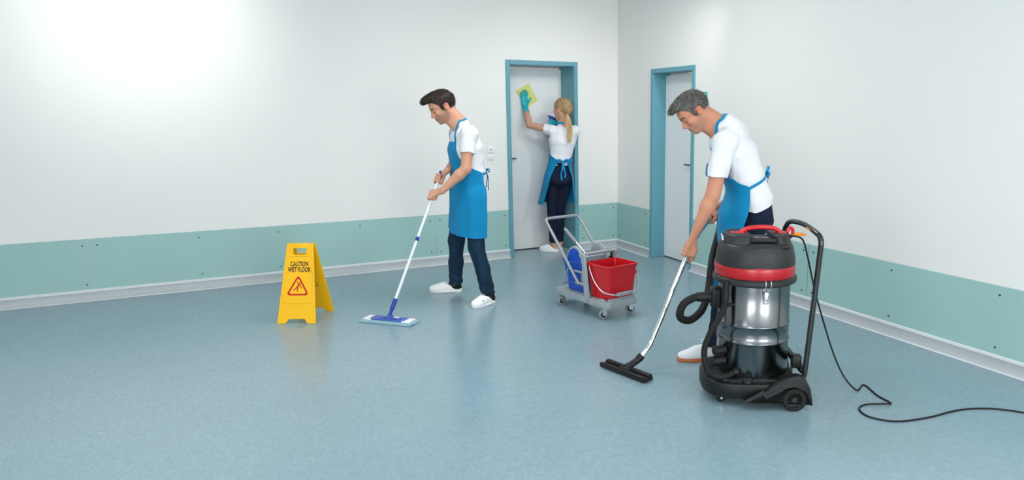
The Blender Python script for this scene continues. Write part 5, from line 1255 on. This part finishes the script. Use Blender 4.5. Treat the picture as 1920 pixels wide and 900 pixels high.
# ================================================================== the woman wiping the door
WOM = np.array([-0.85, -0.02, 0.0])
wp_ = empty('person', tuple(WOM), RZ, 'blonde woman with ponytail and turquoise gloves wiping the white door', 'person')
EX = np.array([math.cos(YAW), math.sin(YAW), 0])      # world x in her frame
def Wl(x, y, z):
    d = np.array([x, y, z]) - WOM; return np.array([d @ RH, d @ FH, z])
def build_woman():
    fT, lT = nrm([-0.30, 0.95, 0]), nrm([-0.95, -0.30, 0])
    Rm = frame((-0.82, 0.57, -0.06)); H = np.array([0.122, 0.040, 1.598]); sc = 0.985
    spine = [(0.078, 0.05, 0.85), (0.098, 0.05, 1.06), (0.122, 0.05, 1.24), (0.130, 0.05, 1.335), (0.140, 0.05, 1.415)]
    ls = [lT] * 5
    shL, elL, wrL = np.array([0.004, 0.015, 1.372]), np.array([-0.243, 0.080, 1.422]), np.array([-0.293, 0.178, 1.607])
    shR, elR, wrR = np.array([0.254, 0.085, 1.362]), np.array([0.175, 0.180, 1.125]), np.array([0.085, 0.215, 1.395])
    hipL, knL, anL = np.array([0.012, 0.035, 0.85]), np.array([-0.008, 0.070, 0.46]), np.array([0.010, 0.084, 0.085])
    hipR, knR, anR = np.array([0.140, 0.070, 0.85]), np.array([0.086, 0.125, 0.46]), np.array([0.066, 0.168, 0.085])
    heelL, toeL, heelR, toeR = (0.062, 0.078, 0), (-0.160, 0.118, 0), (0.105, 0.155, 0), (-0.110, 0.205, 0)
    K = Wl(-1.022, 0.303, 1.705)
    F = Field((-0.40, -0.12, 0.0), (0.36, 0.32, 1.84), 0.003)
    add_head(F, H, Rm, sc, False)
    nb = H + Rm @ (np.array([-0.030, 0, -0.055]) * sc)
    F.cone(nb, (0.138, 0.05, 1.41), 0.046, 0.050, 0.022)
    F.sweep(spine, ls, [0.13, 0.095, 0.11, 0.115, 0.06], [0.085, 0.065, 0.078, 0.062, 0.045], 0.03)
    for s_, e_, w_ in ((shL, elL, wrL), (shR, elR, wrR)):
        F.ell(s_, (0.044, 0.044, 0.044), None, 0.03); F.cone(s_, e_, 0.041, 0.035, 0.02); mid = e_ * 0.7 + w_ * 0.3
        F.cone(e_, mid, 0.034, 0.036, 0.012); F.cone(mid, w_, 0.036, 0.023, 0.012)
    # palms and fingers inside the gloves
    def open_hand(Fd, g, kk):
        Fd.cone(wrL, K + np.array([0, 0, -0.035]), 0.024 + g, 0.026 + g, 0.015)
        tips = [(0.027, 0.046, 0.088), (0.009, 0.018, 0.104), (-0.010, -0.010, 0.098), (-0.028, -0.038, 0.076)]
        for b_, t_, h_ in tips:
            a = K + EX * b_; c = K + EX * t_ + np.array([0, 0, h_]); m_ = a * 0.5 + c * 0.5 - np.array([0, 0.004, 0])
            Fd.cone(wrL * 0.6 + K * 0.4 + EX * b_ * 0.7, a, 0.0135 + g, 0.011 + g, 0.012); Fd.chain([a, m_, c], [0.0095 + g, 0.0085 + g, 0.0068 + g], kk)
        Fd.chain([wrL * 0.55 + K * 0.45 + EX * 0.012, K + EX * 0.046 - [0, 0, 0.030], K + EX * 0.066 - [0, 0, 0.006], K + EX * 0.078 + [0, 0, 0.016]], [0.014 + g, 0.0115 + g, 0.0095 + g, 0.008 + g], 0.006)
    open_hand(F, -0.0015, 0.004)
    Pg = np.array([-0.002, 0.180, 1.452]); Ag = nrm([0.43, -0.12, 0.88])
    add_grip(F, Pg, Ag, (0.85, 0.35, 0), -1, wrR, 0.0150, 0.86)
    for h_, k_, a_, hl, to in ((hipL, knL, anL, heelL, toeL), (hipR, knR, anR, heelR, toeR)):
        F.cone(h_, k_, 0.058, 0.042, 0.03); F.cone(k_, a_, 0.042, 0.031, 0.02)
        hl, to = np.array(hl), np.array(to); F.cone(a_, hl * 0.72 + to * 0.28 + [0, 0, 0.034], 0.031, 0.026, 0.02); F.cone(hl * 0.86 + to * 0.14 + [0, 0, 0.034], hl * 0.35 + to * 0.65 + [0, 0, 0.030], 0.027, 0.020, 0.02)
    V, Q = F.mesh(); base = s2l(206, 156, 132)
    cols = head_colours(V, H, Rm, sc, base, s2l(190, 104, 98), s2l(216, 140, 120), s2l(120, 88, 64))
    me, _ = np_mesh('body', V, Q, [M['skin']], cols, 1); put('body', me, None, wp_)
    # gloves
    g1 = Field(K - [0.12, 0.12, 0.16], K + [0.12, 0.08, 0.14], 0.003); open_hand(g1, 0.0012, 0.004)
    ax = nrm(wrL - elL); g1.cone(wrL - ax * 0.045, wrL + ax * 0.03, 0.033, 0.028, 0.012); g1.plane(wrL - ax * 0.050, -ax)
    V, Q = g1.mesh(); me, _ = np_mesh('glove', V, Q, [M['glove']], None, 1); put('glove', me, None, wp_)
    g2 = Field(Pg - 0.15, Pg + 0.15, 0.003); add_grip(g2, Pg, Ag, (0.85, 0.35, 0), -1, wrR, 0.0165, 0.90)
    ax = nrm(wrR - elR); g2.cone(wrR - ax * 0.045, wrR + ax * 0.02, 0.032, 0.028, 0.012); g2.plane(wrR - ax * 0.050, -ax, wrR - 0.09, wrR + 0.05)
    V, Q = g2.mesh(); me, _ = np_mesh('glove', V, Q, [M['glove']], None, 1); put('glove', me, None, wp_)
    # hair drawn back into a ponytail
    prof = [(-0.13, -0.078), (-0.070, -0.078), (-0.050, -0.060), (-0.046, -0.02), (-0.030, 0.022), (0.004, 0.020), (0.010, -0.005), (0.026, 0.004), (0.050, 0.040), (0.078, 0.068), (0.13, 0.076)]
    HF = hair_cap(H, Rm, sc, prof, [((-0.070, 0, 0.0), (0.050, 0.060, 0.060), 0.03)], thick=(0.106, 0.0850, 0.094))
    HV, HQ = HF.mesh(); me, HV = np_mesh('hair', HV, HQ, [M['hair_blonde']], None, 2); hair = put('hair', me, None, wp_)
    N = HF.grad(HV, 0.004); tie = np.array([0.184, -0.048, 1.528])
    def flow(p, n): return nrm(tie - p)
    SV, SQ = strands(HV, N, 2600, flow, 0.040, 0.0006, 11, 0.0, 0.05)
    sm, _ = np_mesh('hair_strands', SV, SQ, [M['hair_tail']]); o = put('hair_strands', sm, None, hair); o['kind'] = 'stuff'
    path = [tie - [0.012, -0.020, -0.004], tie, (0.196, -0.082, 1.480), (0.206, -0.094, 1.400), (0.213, -0.090, 1.320), (0.207, -0.086, 1.262), (0.203, -0.084, 1.235)]
    P = np.array(spline(path, 8)); rs = np.random.RandomState(4); parts = []
    tt = np.linspace(0, 1, len(P)); env = np.interp(tt, [0, 0.16, 0.22, 0.45, 0.7, 1.0], [0.012, 0.010, 0.012, 0.024, 0.021, 0.006])
    for k in range(46):
        a = rs.uniform(0, 2 * PI); q = math.sqrt(rs.uniform(0, 1)); end = int(len(P) * rs.uniform(0.82, 1.0))
        off = np.stack([env * q * math.cos(a) * 1.15 + 0.003 * np.sin(tt * 9 + k), env * q * math.sin(a) * 0.75, np.zeros(len(P))], 1)
        parts.append(g_tube((P + off)[:end], np.interp(tt[:end], [0, 0.3, 0.85, 1], [0.0035, 0.0045, 0.0035, 0.0012]), 5))
    mk('ponytail', join(*parts), 'hair_tail', hair, ang=80)['kind'] = 'stuff'
    mk('hair_tie', g_lathe([(0.010, -0.010), (0.0155, -0.010), (0.017, 0), (0.0155, 0.010), (0.010, 0.010)], 16, tuple(tie), along((0, 0, 0), (0.5, -1.0, -0.9))), 'mask_elastic', hair)
    # clothes
    lo, hi = (-0.28, -0.16, 0.0), (0.38, 0.40, 1.52)
    S = Field(lo, hi, 0.0045)
    S.sweep(spine, ls, [0.145, 0.118, 0.140, 0.140, 0.072], [0.112, 0.092, 0.112, 0.088, 0.058], 0)
    for s_, e_, fr in ((shL, elL, 0.30), (shR, elR, 0.42)): add_sleeve(S, lo, hi, s_, e_, fr, 0.054, 0.051, 0.040, 0.03)
    wf = wrinkle(24, 0.0028, 22, 60, 10); S.func(lambda a, X, Y, Z: a + wf(X, Y, Z))
    S.plane((0, 0, 0.985), (0, 0, -1)); S.cone((0.138, 0.05, 1.39), nb, 0.054, 0.056, 0.004, 'sub')
    V, Q = S.mesh(); me, _ = np_mesh('t_shirt', V, Q, [M['cotton']], None, 2); put('t_shirt', me, None, wp_)
    J = Field(lo, hi, 0.0045)
    J.sweep([(0.078, 0.05, 0.82), (0.095, 0.05, 1.00)], [lT] * 2, [0.150, 0.116], [0.125, 0.094], 0)
    J.ell((0.045, -0.020, 0.835), (0.075, 0.065, 0.075), None, 0.03); J.ell((0.125, 0.0, 0.835), (0.075, 0.065, 0.075), None, 0.03)
    for h_, k_, a_ in ((hipL, knL, anL), (hipR, knR, anR)):
        m_ = k_ * 0.55 + a_ * 0.45; J.cone(h_, k_, 0.083, 0.052, 0.008); J.cone(k_, m_, 0.052, 0.050, 0.008); J.cone(m_, a_ - [0, 0, 0.04], 0.050, 0.042, 0.008)
    wj = wrinkle(29, 0.0022, 25, 60); fr_ = fold_rings(0.11, 0.003); J.func(lambda a, X, Y, Z: a + wj(X, Y, Z) + fr_(X, Y, Z))
    J.plane((0, 0, 0.108), (0, 0, -1)); J.plane((0, 0, 1.02), (0, 0, 1))
    V, Q = J.mesh(); me, _ = np_mesh('jeans', V, Q, [M['denimdark']], None, 1); put('jeans', me, None, wp_)
    make_clog(wp_, heelL, toeL); make_clog(wp_, heelR, toeR)
    U = Field(lo, hi, 0.0045); U.a = np.minimum(S.a, J.a); U.cone((0.138, 0.05, 1.39), nb, 0.053, 0.049, 0.01)
    keys = [((0.122, 0.05, 1.285), fT, lT, -0.75, 0.75), ((0.110, 0.05, 1.14), fT, lT, -1.25, 1.25), ((0.098, 0.05, 1.045), fT, lT, -2.65, 2.65), ((0.085, 0.05, 0.90), fT, lT, -2.30, 2.30), ((0.060, 0.065, 0.555), fT, lT, -2.05, 2.05)]
    G = cloth_rows(U, rows_between(keys, [12, 10, 12, 26]), 60, 0.006, 26, 0.004, 12, 0.26, 1.012)
    ap = mk('apron', sheet(G, 0.004), 'apron', wp_, ang=70)
    nk = np.array([0.152, 0.010, 1.452])
    for sg in (-1, 1):
        c0 = G[0, -3 if sg > 0 else 2]; side = np.array([0.138, 0.045, 1.425]) + lT * sg * 0.062
        P, Nn = hug(U, [c0, c0 * 0.5 + side * 0.5 + fT * 0.03, side + fT * 0.02, side - fT * 0.02 + [0, 0, 0.014], nk + lT * sg * 0.010], 0.005)
        mk('neck_strap', ribbon(P, Nn, 0.022, 0.003), 'strap', ap, ang=60)
    bk_ = np.array([0.098, 0.05, 1.028]) - fT * 0.105
    for sg in (-1, 1):
        e0 = G[22, -2 if sg > 0 else 1]; P, Nn = hug(U, [e0, e0 * 0.5 + bk_ * 0.5, bk_], 0.006)
        mk('waist_tie', ribbon(P, Nn, 0.018, 0.003), 'strap', ap, ang=60)
    bow(ap, bk_, -fT, lT, 1.15, (0, 0, 1), 0.20)
build_woman()
# folded cleaning cloth pressed on the door leaf
cp = [(-1.117, 1.793), (-0.956, 1.883), (-0.856, 1.702), (-0.968, 1.619)]
G = []
for i in range(25):
    u = i / 24; row = []
    for j in range(25):
        v = j / 24; p = (1 - v) * ((1 - u) * np.array(cp[0]) + u * np.array(cp[1])) + v * ((1 - u) * np.array(cp[3]) + u * np.array(cp[2]))
        row.append((p[0], REC1 - 0.0055 - 0.002 * math.sin(9 * u + 5 * v) * math.sin(7 * v), p[1]))
    G.append(row)
G = np.array(G); cc = np.array([-0.974, REC1, 1.749])
cl = empty('cleaning_cloth', tuple(cc), 0, 'pale yellow cleaning cloth under the gloved hand on the door', 'cloth')
mk('lower_layer', sheet(G - cc, 0.003), 'yellowcloth', cl, ang=70)
G2 = G[12:, :, :].copy(); G2[:, :, 1] -= 0.003
mk('folded_flap', sheet(G2 - cc, 0.003), 'yellowcloth', cl, ang=70)
# spray bottle in her other hand
sbA = np.array([-0.078, 0.204, 1.300]); sbT = np.array([0.020, 0.176, 1.495])
def pw(p): return WOM + RH * p[0] + FH * p[1] + np.array([0, 0, p[2]])
M['bottle'] = mat('translucent_bottle', s2l(206, 220, 226), 0.3, trans=0.35)
sb = empty('spray_bottle', tuple(pw(sbA)), RZ, 'clear spray bottle with blue trigger in the gloved right hand', 'bottle')
Rb = along(sbA, sbT)
mk('bottle_body', g_lathe([(0.0, 0.0), (0.032, 0.0), (0.036, 0.006), (0.036, 0.085), (0.033, 0.105), (0.022, 0.130), (0.0135, 0.150), (0.0125, 0.178), (0.0, 0.178)], 28, (0, 0, 0), Rb), 'bottle', sb)
mk('label_sleeve', g_lathe([(0.0365, 0.020), (0.0368, 0.022), (0.0368, 0.070), (0.0365, 0.072)], 28, (0, 0, 0), Rb), 'whiteplastic', sb)
hd = join(g_lathe([(0.0, 0.172), (0.0165, 0.172), (0.0175, 0.176), (0.0175, 0.196), (0.012, 0.200), (0.0, 0.200)], 20), g_box(0.086, 0.028, 0.036, (0.010, 0, 0.216), 0.008), g_box(0.022, 0.020, 0.020, (0.060, 0, 0.220), 0.004), g_box(0.030, 0.020, 0.020, (-0.038, 0, 0.206), 0.006))
tg = g_tube(spline([(0.026, 0, 0.204), (0.040, 0, 0.188), (0.040, 0, 0.168), (0.048, 0, 0.152)], 4), 0.005, 8, flat=(1.6, 0.8))
turn = np.array(Euler((0, 0, 2.0)).to_matrix())
head_o = mk('spray_head', xf(hd, (0, 0, 0), Rb @ turn), 'navyplastic', sb)
mk('trigger', xf(tg, (0, 0, 0), Rb @ turn), 'blueplastic', head_o)
